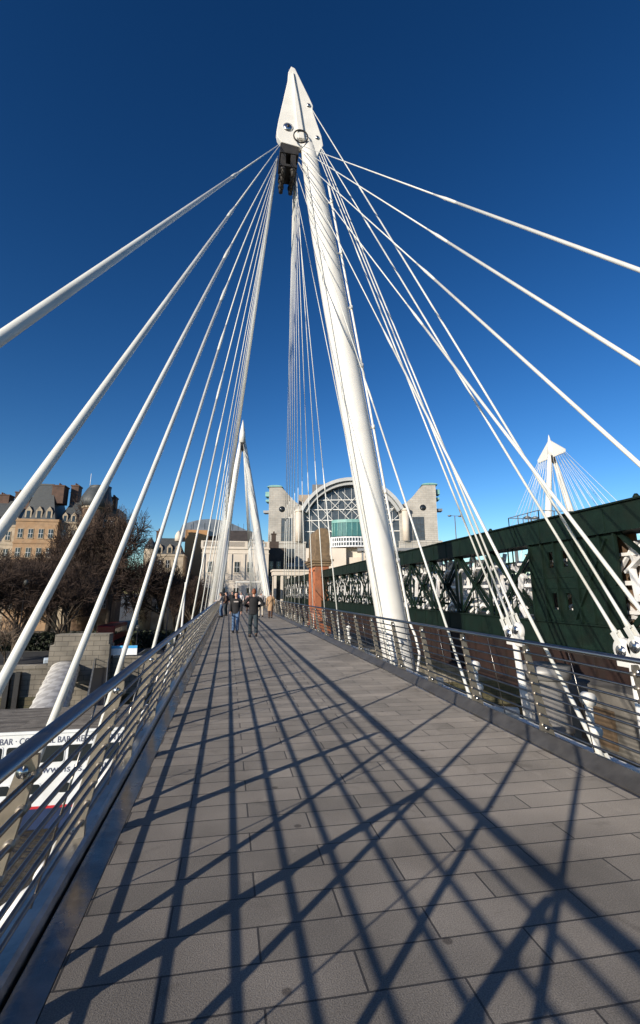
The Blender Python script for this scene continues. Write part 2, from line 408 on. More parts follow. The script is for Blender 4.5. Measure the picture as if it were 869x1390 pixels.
for z in (19,16.4,13.7,11,8.3,5.6,2.9): g.tube([(mx(z)+.60,MY-.28,z-.08),(mx(z)+.60,MY-.28,z+.08)], .075, 10); g.beam((mx(z)+.3,MY-.1,z),(mx(z)+.60,MY-.28,z),.05,.05)
g.build('maintenance_pipe', WHITE, nm)
def head(parent, dx, y, flip=1, slim=False, wide=None):
    P = [(1.93,26.68),(1.80,26.3),(1.79,25.85),(1.37,23.2),(1.30,22.6),(1.36,22.3),(1.54,22.05),(2.55,21.9),(2.9,21.3),(3.12,21.2),(3.30,21.75),(3.52,22.25),(3.44,22.75),(3.0,24.2),(3.02,24.5),(2.86,24.9),(2.12,26.6)]
    P = [(a+dx, b) for a, b in P]
    g = MB(); g.prism(P, y-.16, y+.16); h = g.build('head_plate', WHITE, parent, bevel=.025)
    g = MB()  # raised spine
    a = [(2.0,26.3),(2.35,24.2),(2.62,22.3),(2.30,22.3),(2.12,24.2)]
    g.prism([(p+dx, q) for p, q in a], y-.30, y-.165); g.build('spine_rib', WHITE, parent, bevel=.03)
    for (px, pz, rr_) in ((1.83,22.95,.23),(2.80,24.45,.10),(3.22,22.62,.10)):
        g = MB(); g.tube([(px+dx,y-.23,pz),(px+dx,y-.2,pz),(px+dx,y+.2,pz),(px+dx,y+.23,pz)], [rr_*.6,rr_,rr_,rr_*.6], 20)
        pin = g.build('pin', BOLT, parent); 
        g = MB(); g.tube([(px+dx,y-.26,pz),(px+dx,y-.231,pz)], rr_*.3, 10); g.build('pin_centre', DARKFORK, pin)
    g = MB()
    for k in range(28):
        t0 = 2*math.pi*k/28; t1 = 2*math.pi*(k+1)/28
        g.beam((2.42+dx+.33*math.cos(t0), y-.335, 22.35+.36*math.sin(t0)), (2.42+dx+.33*math.cos(t1), y-.335, 22.35+.36*math.sin(t1)), .05, .05, up=(0,1,0))
    g.build('collar_ring', DARKFORK, parent)
    # fork brackets below: shade under the head is put into their dark colour
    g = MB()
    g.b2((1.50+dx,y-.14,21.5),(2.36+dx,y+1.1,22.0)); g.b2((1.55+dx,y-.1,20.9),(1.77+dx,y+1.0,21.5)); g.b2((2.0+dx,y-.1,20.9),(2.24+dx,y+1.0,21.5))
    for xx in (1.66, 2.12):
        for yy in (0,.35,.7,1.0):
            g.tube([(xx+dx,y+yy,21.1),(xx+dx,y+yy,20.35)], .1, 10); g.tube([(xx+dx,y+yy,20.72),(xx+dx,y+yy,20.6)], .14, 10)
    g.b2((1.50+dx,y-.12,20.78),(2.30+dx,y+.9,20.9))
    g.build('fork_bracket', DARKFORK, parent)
head(nm, 0, MY)
LH = (1.45, MY, 22.0); RH = (2.42, MY, 21.7)
near_l = [(-.74,18.15),(.22,18.3),(1.1,18.9),(2.29,19.1),(4.07,19.2),(6.4,19.3),(9.51,19.4),(13.95,19.5)]
far_l = [18.6,22.2,25.5,27.8,29.8,31.6,33.4,35.2,36.8]
def cpz(a, b, z):  # fraction along rod where it crosses height z
    return (a[2]-z)/(a[2]-b[2])
for i, (y, ty) in enumerate(near_l):
    a = (LH[0], ty-.2*i*.5, 22.0-.1*i*.4); b = (-1.1, y, -.25)
    rod(nm, a, b, .0150, .0225, cpz(a, b, 7.9-.36*i))
for i, y in enumerate(far_l):
    a = (LH[0]-.05, MY+.3+.12*i, 21.6-.03*i); b = (-1.1, y, -.25)
    rod(nm, a, b, .0155, .0195, .68)
near_r = [(-.82,17.66),(.3,17.8),(1.39,18.2),(2.91,18.4),(5.02,18.34),(7.98,18.8),(12.06,19.4),(17.91,19.1)]
for i, (y, ty) in enumerate(near_r):
    a = (RH[0]-.02*i, ty, 21.6-.04*i); b = (4.1, y, -.25)
    rod(nm, a, b, .0150, .0225, cpz(a, b, (8.4,8.0,7.7,7.2,7.6,7.0,6,6)[i]))
for i, y in enumerate([20.5,23.5,26.2,28.4,30.4,32.2,34,35.6,37]):
    a = (RH[0]-.15, MY+.3+.1*i, 21.5); b = (4.1, y, -.25)
    rod(nm, a, b, .0155, .0195, .68)
# backstays to the plates on the piles
def lerp(a, b, t): return tuple(a[i]+(b[i]-a[i])*t for i in range(3))
BS = [((2.92,MY,24.6),(6.5,7.02,.93)),((3.33,MY,22.5),(6.5,7.32,.83)),
      ((3.40,MY,22.3),(6.5,10.35,.98)),((3.36,MY,22.1),(6.5,10.55,.92)),((3.30,MY,21.9),(6.5,10.8,.86))]
for a, b in BS:
    o = rod(nm, a, b, .020, .025, .35, name='back_stay')
def stay_plate(parent, x, y, z, n=2):
    g = MB()
    for i in range(n):
        yy = y + (i-(n-1)/2)*.30; z2 = z - (i-(n-1)/2)*.06
        g.tube([(x-.05,yy,z2),(x+.05,yy,z2)], .19, 24)
    g.b2((x-.045,y-.30,z-.30),(x+.045,y+.30,z-.05))
    o = g.build('stay_plate', WHITE, parent, bevel=.01)
    for i in range(n):
        yy = y + (i-(n-1)/2)*.30; z2 = z - (i-(n-1)/2)*.10
        g = MB(); g.tube([(x-.085,yy,z2),(x+.085,yy,z2)], .095, 20); g.build('pin', BOLT, o)
    g = MB(); g.tube([(x,y,z-.25),(x+.35,y+.3,-1.2),(x+1.1,y+.8,-2.4)], [.07,.10,.14], 14); g.build('strut', WHITE, o)
stay_plate(nm, 6.5, 7.17, .80, 2); stay_plate(nm, 6.5, 10.5, .82, 2)
# anchor lugs at deck edge (white rounded plates)
def lug(parent, x, y, z, s_):
    g = MB(); g.tube([(x-s_*.02,y-.04,z+.03),(x+s_*.22,y-.04,z-.16),(x+s_*.30,y-.04,z-.22)], [.055,.085,.05], 14)
    g.tube([(x,y-.055,z+.05),(x,y+.055,z+.05)], .085, 18)
    g.build('anchor_lug', WHITE, parent)
for y, _ in near_l: lug(nm, -1.12, y, -.22, -1)
for y in far_l: lug(nm, -1.12, y, -.22, -1)
for y, _ in near_r:
    lug(nm, 4.12, y, -.22, 1)
    g = MB(); g.tube([(4.62,y+.9,.34),(4.62,y+.9,.1),(4.7,y+.9,-.4)], [.05,.045,.045], 12); g.tube([(4.62,y+.84,.36),(4.62,y+.96,.36)], .085, 16); g.tube([(4.66,y+.84,-.02),(4.66,y+.96,-.02)], .075, 16)
    g.build('anchor_lug', WHITE, nm)
world_child(nm)

# A-frame masts at the bank: second on this bridge, one on the twin bridge --
def a_mast(cx, y, label, lb, rb, finlen=.5, decks=(-1.1,4.1), cover=True):
    """tip at (cx, y, 26.5); legs run to x lb / rb at z=-8"""
    m = empty('cable_mast', (cx,y,-8), label=label, cat='bridge mast', )
    top = 24.6
    for e, w in ((rb, 0), (lb, 1)):
        g = MB(); g.tube([(cx+(e-cx)*t, y, top+(-8-top)*t) for t in (0,.08,.3,.55,.8,1)], [.24,.34,.50,.56,.54,.46], 24); g.build('mast_leg', WHITE, m)
    g = MB()
    g.tube([(cx,y,23.0),(cx,y,24.5),(cx,y,26.0),(cx-.02,y,26.6)], [.5,.42,.16,.03], 16); g.build('spire', WHITE, m)
    g = MB(); g.prism([(y-finlen,22.7),(y-finlen-.1,23.2),(y-.2,25.6),(y+.2,25.6),(y+finlen+.1,23.2),(y+finlen,22.7)], cx-.09, cx+.09, axis='x'); g.build('head_plate', WHITE, m)
    g = MB(); g.b2((cx-.28,y-.55,21.9),(cx+.28,y+.55,23.0)); g.build('fork_bracket', DARKFORK, m)
    ys = [y-22,y-19.5,y-17,y-14.5,y-12,y-9,y-6,y-3,y+3,y+6,y+9,y+12,y+14.5,y+17,y+19.5,y+22]
    for ex in decks:
        for i, yy in enumerate(ys):
            k = (i-7.5)/7.5
            rod(m, (cx+(-.15 if ex < cx else .15), y+k*finlen*.95, 22.9), (ex, yy, -.25), .028, .036, .6, fork=False)
    world_child(m); return m
a_mast(1.08, 68.2, 'white two-legged mast with stay rods straddling the far end of the walkway', -2.95, 6.9, .35)
a_mast(50.1, 66, 'white two-legged mast with a triangular head rising beyond the green railway girder', 45.2, 57.3, 3.3, (47.6,52.9))
# twin walkway beyond the railway
g = MB(); g.b2((47.8,-30,-.5),(52.7,110,0)); tag(g.build('twin_walkway', CONC), kind=S)

# ------------------------------------------------------------------ railway bridge
GX = 11.0
def truss(x, label, y0, y1, solid=((11.75,15.7),)):
    t = empty('railway_girder', (x,y0,0), label=label, cat='bridge girder')
    def W(*p): return p
    g = MB(); g.b2((x-.42,y0,3.38),(x+.42,y1,4.12)); g.b2((x-.50,y0,4.12),(x+.50,y1,4.17)); g.b2((x-.50,y0,3.34),(x+.50,y1,3.38))
    k = y0
    while k < y1: g.b2((x-.435,k,3.4),(x-.42,k+.09,4.1)); k += 1.5
    g.build('top_chord', GREEN, t)
    g = MB(); g.b2((x-.42,y0,.06),(x+.42,y1,.74)); g.b2((x-.50,y0,.02),(x+.50,y1,.06)); g.b2((x-.50,y0,.74),(x+.50,y1,.78))
    k = y0
    while k < y1: g.b2((x-.435,k,.08),(x-.42,k+.09,.72)); k += 1.5
    g.build('bottom_chord', GREEN, t)
    P = 3.0; y = y0; n = 0
    segs = []
    for a, b in solid:
        segs.append((a, b))
    def insolid(a): return any(s0-.1 <= a < s1-.2 for s0, s1 in segs)
    y = 15.7; ys = []
    while y < y1-.5: ys.append(y); y += P
    y = 11.75-P
    while y > y0: ys.append(y); y -= P
    for y in sorted(ys):
        if insolid(y): continue
        e = min(y+P, y1)
        g = MB()
        g.beam((x-.30,y,.76),(x-.30,e,3.38),.10,.30,up=(1,0,0)) if False else None
        g = MB()
        for off, (za, zb) in ((-.30,(.76,3.36)),(-.22,(3.36,.76))):
            d = Vector((0,e-y,zb-za)).normalized(); nrm = Vector((0,-d.z,d.y))*.07
            a = Vector((x+off,y,za)); b = Vector((x+off,e,zb))
            vs = [a-nrm, a+nrm, b+nrm, b-nrm]
            vs2 = [v+Vector((.06,0,0)) for v in vs]
            g.add(vs+vs2, [(0,1,2,3),(4,7,6,5),(0,4,5,1),(1,5,6,2),(2,6,7,3),(3,7,4,0)])
        g.b2((x-.38,y-.07,.76),(x-.31,y+.07,3.36))
        g.b2((x-.34,y+P/2-.025,.76),(x-.31,y+P/2+.025,3.36))
        g.build('web_panel', GREEN, t)
    for s0, s1 in solid:
        g = MB()
        # plate with slotted openings, made of strips round the holes
        L = s1-s0; hy = [13.95, 14.65]; hz = [1.15, 2.5]; hw = .13; hh = .52
        cuts_y = sorted(set([s0, s1] + [c-hw for c in hy] + [c+hw for c in hy]))
        cuts_z = [.77] + sum([[z, z+hh] for z in hz], []) + [3.35]
        for i in range(len(cuts_y)-1):
            for j in range(len(cuts_z)-1):
                ymid = (cuts_y[i]+cuts_y[i+1])/2; zmid = (cuts_z[j]+cuts_z[j+1])/2
                if any(abs(ymid-c) < hw*.9 for c in hy) and any(z < zmid < z+hh for z in hz): continue
                g.b2((x-.36,cuts_y[i],cuts_z[j]),(x-.30,cuts_y[i+1],cuts_z[j+1]))
        for a_, b_ in (((s0+.3,3.2),(s0+1.9,.9)),((s0+.1,1.9),(s0+1.1,3.2))): g.beam((x-.39,a_[0],a_[1]),(x-.39,b_[0],b_[1]),.05,.12,up=(1,0,0))
        for z_ in (1.85,2.2): g.b2((x-.385,s0,z_-.03),(x-.362,s1,z_+.03))
        for c in [s0, s0+L*.14, s0+L*.28, s0+L*.42, s0+L*.66, s0+L*.83, s1]:
            g.b2((x-.44,c-.035,.79),(x-.362,c+.035,3.33))
        g.build('web_plate', GREEN, t)
        g = MB(); g.b2((x+.30,s0,.77),(x+.36,s1,3.35)); g.build('rear_plate', mat('tan_rear_plate', (.12,.075,.045), .8, 0, .3, 2), t)
    # inner pale bracing between the two faces of the girder
    rnd = random.Random(int(x*10))
    y = y0+.7; lm = None
    while y < y1-1.5:
        if not insolid(y):
            if lm is None:
                g = MB()
                for z, xx, hh in ((1.15,.12,.09),(1.95,.10,.12),(2.75,.14,.09),(1.5,.6,.1),(2.35,.6,.12),(3.1,.5,.1)):
                    g.b2((x+xx,0,z-hh/2),(x+xx+.12,1.5,z+hh/2))
                r3 = random.Random(77)
                for q in range(34):
                    cy, cz, cx_ = r3.uniform(.1,1.4), r3.uniform(.95,3.15), r3.uniform(.0,1.3)
                    a = r3.choice((R(35),R(50),R(125),R(145),R(90),R(65))) + r3.uniform(-.15,.15); hl = r3.uniform(.25,.55)
                    dy, dz = hl*math.cos(a), hl*math.sin(a)
                    g.beam((x+cx_-.05,cy-dy,max(.8,cz-dz)),(x+cx_+r3.uniform(-.1,.25),cy+dy,min(3.33,cz+dz)), r3.uniform(.05,.12), r3.uniform(.09,.20), up=(1,0,0))
                lm = g.mesh('inner_brace', LATT)
            inst('inner_brace', lm, t, (-.12, y, 0), (0,0,0), (1, rnd.choice((1,-1))*1.0, 1))
        y += 1.5
    world_child(t)
    for c in t.children:
        pass
    return t
tg = truss(GX, 'dark green lattice railway girder running beside the walkway, nearest to it', 3.0, 56.0)
for c in [c for c in tg.children if c.name.startswith('inner_brace')][:0]: pass
tg2 = truss(GX+13, 'farther green lattice girder on the other side of the railway tracks', 3.0, 112.0, ())
tg3 = truss(GX+.2, 'green lattice girder continuing beyond the orange brick pier', 63.5, 112.0, ())
# railway deck and rusty cross girders
g = MB(); g.b2((GX+.5,-30,-.9),(GX+12.5,112,-.05))
tag(g.build('railway_deck', mat('ballast_dark', (.05,.045,.04), .9, 0, .3, 3)), kind=S)
rs = empty('railway_side_beam', (GX,3,-2), label='rust red iron beam hanging below the green girder along the railway', cat='iron beam')
g = MB(); g.b2((GX-.25,-6,-1.5),(GX+.3,112,-.0)); 
k = -6
while k < 100: g.b2((GX-.33,k,-1.5),(GX-.25,k+.1,-.02)); k += 1.2
g.build('web', RUST, rs)
g = MB(); g.b2((GX-.6,-6,-1.65),(GX+.6,112,-1.5)); g.build('flange', RUST, rs); world_child(rs)
# river piers of the railway
def caisson(x, y, r, ztop, label, group=None):
    e = empty('iron_pier', (x,y,-12.5), label=label, cat='bridge pier', group=group)
    g = MB(); z = ztop; pts = []; rad = []
    while z > -12.6:
        pts += [(0,0,z+12.5),(0,0,z-1.35+12.5)]; rad += [r, r]
        pts += [(0,0,z-1.36+12.5),(0,0,z-1.46+12.5)]; rad += [r*1.07, r*1.07]; z -= 1.47
    g.tube(pts, rad, 32); g.build('shaft', CAISS, e)
    g = MB(); g.tube([(0,0,ztop+12.5-.25),(0,0,ztop+12.5+.05)], r*1.18, 32); g.build('cap', CAISS, e)
caisson(7.9, 11.6, .52, -.12, 'grey cylindrical iron pier standing in the river between walkway and railway')
caisson(10.6, 9.3, .9, -2.6, 'thick dark cylindrical pier under the green girder nearest the camera')
caisson(10.6, 57.8, 1.1, -2.6, 'cylindrical pier under the far end of the green girder by the bank')
pc = empty('pile_cap', (9.2,10.5,-12), label='weathered concrete pile cap and wall between footbridge and railway piers', cat='pile cap')
g = MB(); g.b2((8.8,6.2,-12.3),(10.4,15.2,-2.8)); g.b2((8.5,5.9,-3.2),(10.6,15.6,-2.5)); g.b2((9.6,8.4,-2.5),(10.3,13.6,-.7))
g.build('block', mat('pile_cap_concrete', (.15,.14,.125), .85, 0, .25, 1.5, bump=.3, bscale=10, stain=(.06,.055,.045), stain_scale=.8, stain_amt=.8), pc); 
g = MB(); g.b2((9.52,9.2,-2.1),(9.59,10.4,-1.2)); TB = mat('tan_board', (.11,.075,.045), .8, 0, .2, 3); g.build('tan_panel', TB, pc)
g = MB(); g.b2((9.52,11.4,-2.1),(9.59,12.6,-1.2)); g.build('tan_panel', TB, pc)
world_child(pc)
mp_ = empty('mast_pile', (6.9,MY,-12.5), label='concrete pile block in the river carrying the foot of the nearest mast', cat='pile')
g = MB(); g.tube([(0,0,0),(0,0,9.2)], 1.05, 28); g.tube([(0,0,9.2),(0,0,9.9)], 1.35, 28); g.build('shaft', CONC, mp_)

# brick pier at the bank with a rounded stone top
bp_ = empty('brick_pier', (10,55,-7), label='orange brick bridge pier with rounded brown stone top at the green girder end', cat='brick pier')
g = MB(); g.b2((9.95,56.2,-7.3),(11.55,61.2,4.7)); g.b2((9.8,56.0,-7.3),(11.7,61.4,-2)); g.build('shaft', OBRICK2, bp_)
g = MB(); g.b2((9.75,56.0,4.7),(11.75,61.4,5.0)); g.b2((9.6,55.85,5.0),(11.9,61.55,5.25)); g.b2((9.45,55.7,5.25),(12.05,61.7,5.5)); g.b2((9.8,56.05,5.5),(11.7,61.35,5.95)); g.build('cornice', CAPST, bp_, bevel=.05)
g = MB(); arc = [(9.95,5.95)] + [(10.8-.85*math.copysign(abs(math.cos(t))**.55,math.cos(t)), 7.9+1.3*math.sin(t)**.8) for t in [math.pi*i/14 for i in range(15)]] + [(11.65,5.95)]
g.prism(arc, 56.2, 61.2, smooth=False); g.build('rounded_top', CAPST, bp_, bevel=.05)
g = MB(); g.b2((9.90,56.9,-1),(9.95,57.5,4.3)); g.b2((9.90,59.9,-1),(9.95,60.5,4.3)); g.b2((9.90,56.9,4.1),(9.95,60.5,4.5)); g.build('panel_moulding', mat('red_brick_moulding', (.52,.17,.07), .8), bp_)
world_child(bp_)

# work platform rails on top of the girder + twin lamps
wp = empty('access_platform', (17.5,22,4.2), label='railed steel maintenance platform on top of the green girder', cat='platform')
def rail_box(g, x0, y0, x1, y1, z0, h, n):
    for z in (z0+h, z0+h*.5): 
        for a, b in (((x0,y0),(x1,y0)),((x1,y0),(x1,y1)),((x1,y1),(x0,y1)),((x0,y1),(x0,y0))): g.beam((*a,z),(*b,z),.04,.04)
    for i in range(n+1):
        t = i/n
        for yy in (y0, y1): g.beam((x0+(x1-x0)*t,yy,z0),(x0+(x1-x0)*t,yy,z0+h),.04,.04)
    for i in range(4):
        t = i/3
        for xx in (x0, x1): g.beam((xx,y0+(y1-y0)*t,z0),(xx,y0+(y1-y0)*t,z0+h),.04,.04)
GREYM = mat('grey_galvanised', (.22,.23,.24), .5, .5, .2, 4)
g = MB(); rail_box(g, 17.0,24.0,21.0,27.0, 5.1, 1.1, 4); g.build('guard_rail', GREYM, wp)
g = MB(); g.b2((16.9,23.9,4.95),(21.1,27.1,5.1))
for xx in (17.2,20.8):
    for yy in (24.2,26.8): g.beam((xx,yy,-.05),(xx,yy,4.95),.15,.15)
g.build('platform_floor', GREYM, wp); world_child(wp)
def lamp2(x, y, zb, zt, label, w=.9):
    e = empty('twin_lamp', (x,y,zb), label=label, cat='lamp post', group='twin-headed lamps along the railway')
    g = MB(); g.tube([(0,0,0),(0,0,zt-zb)], [.09,.06], 8); g.beam((-w/2,0,zt-zb),(w/2,0,zt-zb),.06,.06); g.build('pole', GREYM, e)
    for s_ in (-1,1):
        g = MB(); g.tube([(s_*w/2,0,zt-zb-.12),(s_*w/2,0,zt-zb),(s_*w/2,0,zt-zb+.1)], [.16,.3,.12], 12); g.build('lamp_head', GREYM, e)
lamp2(29.8, 60, -.05, 11.8, 'grey twin-headed lamp post beyond the girder, left of the two', 1.5)
lamp2(22.7, 33.0, -.05, 7.3, 'grey twin-headed lamp post beside the railed platform, right of the two', .7)
# small finials along the girder top
for i, (y, lb) in enumerate(((11.2, 'small dark green lug on the girder top near the right edge of the view'), (18.9, 'small dark green lug on the girder top beside the railed platform'))):
    g = MB(); g.tube([(0,0,0),(0,0,.12),(0,0,.2)], [.09,.09,.04], 12); o = g.build('girder_lug', GREEN, None, (GX,y,4.17)); tag(o, lb, 'bridge fitting', 'lugs on the girder top')
# red round signal disc beyond the girder
e = empty('railway_signal', (14.5,13.0,-.05), label='red round railway signal disc on a white post behind the green girder', cat='railway signal')
g = MB(); g.tube([(0,0,0),(0,0,3.3)], .08, 8); g.build('post', LATT, e)
g = MB(); g.tube([(0,-.05,3.3),(0,.05,3.3)], .22, 20); g.build('disc', mat('signal_red', (.45,.05,.04), .5), e)

# ------------------------------------------------------------------ river wall
wl = empty('embankment_wall', (-60,60,-12), label='long weathered granite river wall with green tide stains below', cat='river wall')
g = MB(); g.b2((-300,60,-9.2),(-18.9,60.9,-6.35)); g.b2((-12.4,60,-9.2),(300,60.9,-5.55)); g.b2((-18.9,60.05,-9.2),(-12.4,60.9,-6.0)); g.build('upper_courses', WALLB, wl)
g = MB(); g.b2((-300,59.8,-13),(300,60.9,-9.2)); g.build('tide_courses', ALGAE, wl)
g = MB(); g.b2((-300,59.85,-6.35),(-18.95,61.0,-6.05)); g.b2((-12.35,59.85,-5.55),(300,61,-5.3)); g.build('coping', WALLB, wl)
g = MB(); g.b2((-18.7,58.9,-13),(-12.6,60.04,-3.9)); g.b2((-18.3,58.95,-3.9),(-12.75,60.9,-2.8)); g.b2((-18.75,60.06,-6),(-12.55,60.9,-3.9)); g.build('pedestal', WALLB, wl)
g = MB()
for x in (-22.9,-21.9,-14.6,-11.6): g.b2((x,59.3,-13),(x+.5,59.78,-6.6))
g.build('fender_post', BLACK, wl)
g = MB(); arc = [(-19.9,-12.9),(-19.9,-10.4)] + [(-19.0-.9*math.cos(t), -10.4+.9*math.sin(t)) for t in [math.pi*i/8 for i in range(9)]] + [(-18.1,-12.9)]
g.prism(arc, 58.84, 58.88) if False else g.prism(arc, 59.74, 59.79); g.build('culvert_arch', BLACK, wl)
world_child(wl)

# floodlight, sign, life-ring post on the wall
o = empty('information_sign', (-12,59.9,-5.3), label='white pier sign with a light blue top band standing on the river wall', cat='sign')
g = MB(); g.b2((-.75,-.04,.15),(2.15,.04,1.15)); g.build('panel', mat('sign_white', (.8,.82,.85), .5), o)
g = MB(); g.b2((-.75,-.06,.86),(2.15,-.042,1.15)); g.build('blue_band', mat('sign_blue', (.05,.36,.72), .5), o)
g = MB(); g.tube([(-.5,0,-.3),(-.5,0,.15)], .05, 8); g.tube([(1.9,0,-.3),(1.9,0,.15)], .05, 8); g.build('leg', BLACK, o)
o = empty('marker_post', (-11.0,61.6,-7.03), label='yellow marker post with a lamp on top behind the white and blue sign', cat='post')
g = MB(); g.tube([(0,0,0),(0,0,3.0)], .2, 10); g.build('post', mat('yellow_paint', (.75,.48,.03), .5), o)
g = MB(); g.tube([(0,0,3.0),(0,0,3.3),(0,0,3.5)], [.1,.18,.05], 10); g.build('lamp', mat('amber_glass', (.6,.3,.02), .3), o)
o = empty('floodlight', (-18.95,59.6,-5.95), label='white and blue floodlight housing on the wall beside the canopy top', cat='floodlight')
g = MB(); g.box((0,0,.45), (.8,.5,.45), rot=Euler((R(20),0,R(20))).to_matrix()); g.build('housing', mat('pale_blue_paint', (.6,.7,.8), .4), o, bevel=.05)
g = MB(); g.b2((-.05,-.05,-.1),(.05,.05,.4)); g.build('bracket', BLACK, o)

# ------------------------------------------------------------------ gangway with canopy
gw = empty('gangway', (-15,58,-6), label='covered gangway with pale chequered canvas canopy sloping from the wall down to the boat', cat='gangway')
A = Vector((-16.9,58.8,-6.7)); B = Vector((-13.1,41.6,-8.35)); nS = 9; g = MB(); vs = []; fs = []
for i in range(nS*6+1):
    t = i/(nS*6); c = A.lerp(B, t); sag = .10*abs(math.sin(math.pi*t*nS)); w = 1.05+.12*t - .13*(1-abs(math.sin(math.pi*t*nS)))*-1*0 
    w = 1.50 - .07*abs(math.sin(math.pi*t*nS))
    for k in range(13):
        a = math.pi*k/12; vs.append((c.x-w*math.cos(a), c.y, c.z+.15+(1.05-sag*.12)*math.sin(a)**.7))
for i in range(nS*6):
    for k in range(12): fs.append((i*13+k, i*13+k+1, (i+1)*13+k+1, (i+1)*13+k))
g.add(vs, fs, 0, True); o = g.build('canopy', CANVAS, gw); md = o.modifiers.new('th', 'SOLIDIFY'); md.thickness = .02
g = MB()
for s_ in (-1,1):
    g.beam(A+Vector((s_*1.15,0,-.3)), B+Vector((s_*1.15,0,-.3)), .12,.35)
for i in range(13):
    c = A.lerp(B, i/12); g.beam(c+Vector((-1.15,0,-.3)), c+Vector((1.15,0,-.3)), .1,.1); 
    for s_ in (-1,1): g.beam(c+Vector((s_*1.12,0,-.3)), c+Vector((s_*1.0,0,.25)), .06,.06)
g.build('walkway_frame', BLACK, gw); 
world_child(gw)

g2 = empty('bare_gangway', (-11,58,-6), label='dark open steel gangway with handrails right of the canvas canopy', cat='gangway')
g = MB(); A2 = Vector((-13.3,58.8,-6.4)); B2 = Vector((-9.6,41.7,-8.2))
for s_ in (-.7,.7):
    o_ = Vector((s_,0,0)); g.beam(A2+o_, B2+o_, .1,.3)
    for h in (.55,1.1): g.beam(A2+o_+Vector((0,0,h)), B2+o_+Vector((0,0,h)), .05,.05)
    for i in range(15): c = A2.lerp(B2, i/14)+o_; g.beam(c, c+Vector((0,0,1.1)), .05,.05)
g.build('rails', GREYM, g2)
g = MB(); g.beam(A2+Vector((0,0,.1)), B2+Vector((0,0,.1)), 1.3,.06); g.build('tread', BLACK, g2); world_child(g2)

# ------------------------------------------------------------------ boat
bt = empty('moored_boat', (-18,38,-12), label='white passenger boat with navy hull, red line and bar lettering moored by the wall', cat='boat')
BY = 35.0; bx0, bx1 = -40.0, -4.6
def hull_poly(x0, x1, y0, y1, r=1.6, n=6):
    p = [(x0,y0)] + [(x1-r+r*math.sin(a), y0+r-r*math.cos(a)) for a in [math.pi/2*i/n for i in range(n+1)]] + [(x1-r+r*math.cos(a), y1-r+r*math.sin(a)) for a in [math.pi/2*i/n for i in range(n+1)]] + [(x0,y1)]
    return p
hp = hull_poly(bx0, bx1, BY, BY+6.3)
g = MB(); g.prism(hp, -12.4, -10.92, axis='z'); g.build('hull', NAVY, bt)
g = MB(); g.prism(hull_poly(bx0,bx1+.02,BY-.02,BY+6.32), -10.92, -10.78, axis='z'); g.build('red_line', RED, bt)
g = MB(); g.prism(hp, -10.78, -6.78, axis='z'); g.build('superstructure', BOATW, bt)
g = MB(); g.prism(hull_poly(bx0,bx1+.1,BY-.12,BY+6.4), -6.78, -6.62, axis='z'); g.build('roof_edge', BOATW, bt)
g = MB()
for k in range(14):
    y = BY-.02+k*.455
    g.b2((bx0, y, -6.62), (bx1-.4-(.9 if k in (0,13) else 0), y+.43, -6.585))
g.build('roof_boards', DECKW, bt)
def rr_poly(cx, cz, w, h, r=.12):
    p = []
    for sx, sz, a0 in ((1,1,0),(-1,1,90),(-1,-1,180),(1,-1,270)):
        for i in range(4):
            a = R(a0+30*i); p.append((cx+sx*(w/2-r)+r*math.cos(a), cz+sz*(h/2-r)+r*math.sin(a)))
    return p
BF = mat('white_window_frame', (.72,.74,.76), .4)
def bwin(cx, cz, w, h):
    g = MB(); g.prism(rr_poly(cx,cz,w+.12,h+.12,.16), BY-.03, BY-.001); f = g.build('window', BF, bt)
    g = MB(); g.prism(rr_poly(cx,cz,w,h,.13), BY-.045, BY-.031); g.build('pane', GLASS, f)
x = -12.9-.45*0
for k in range(-6, 6):
    cx = -12.05+1.75*k
    if cx < bx1-1.2: bwin(cx, -7.95, 1.5, .92)
for k in range(-6, 9):
    cx = -12.7+1.25*k*1.35
    if cx < bx1-1.2: bwin(cx, -9.85, .62, .52)
def text_mesh(s_, size, width=None):
    c = bpy.data.curves.new('t', 'FONT'); c.body = s_; c.size = size; c.extrude = .008; c.resolution_u = 3
    o = bpy.data.objects.new('t', c); COL.objects.link(o); bpy.context.view_layer.update()
    dg = bpy.context.evaluated_depsgraph_get(); me = bpy.data.meshes.new_from_object(o.evaluated_get(dg))
    COL.objects.unlink(o); bpy.data.objects.remove(o)
    if width:
        xs = [v.co.x for v in me.vertices]; k = width/(max(xs)-min(xs)); x0 = min(xs)
        for v in me.vertices: v.co.x = (v.co.x-x0)*k
    return me
def text_on(name, s_, size, x, z, width, parent, m, y):
    me = text_mesh(s_, size, width); me.materials.clear(); me.materials.append(m)
    o = inst(name, me, parent, (x,y,z), (R(90),0,0)); return o
text_on('lettering', 'BAR \u00b7 COCKTAIL BAR \u00b7 RESTAURANT', .5, -13.25, -7.34, 6.9, bt, INK, BY-.012)
text_on('lettering', 'BAR \u00b7 RESTAURANT \u00b7 SPORTS', .62, -18.9, -7.36, 5.1, bt, INK, BY-.012) if False else None
text_on('lettering', 'S', .5, -13.85, -7.36, .3, bt, INK, BY-.012)
text_on('web_address', 'www.hs.jis.co.uk', .58, -11.15, -9.0, 4.3, bt, INK, BY-.012)
g = MB(); 
for k in range(9):
    xx = -14+k*1.1
world_child(bt)

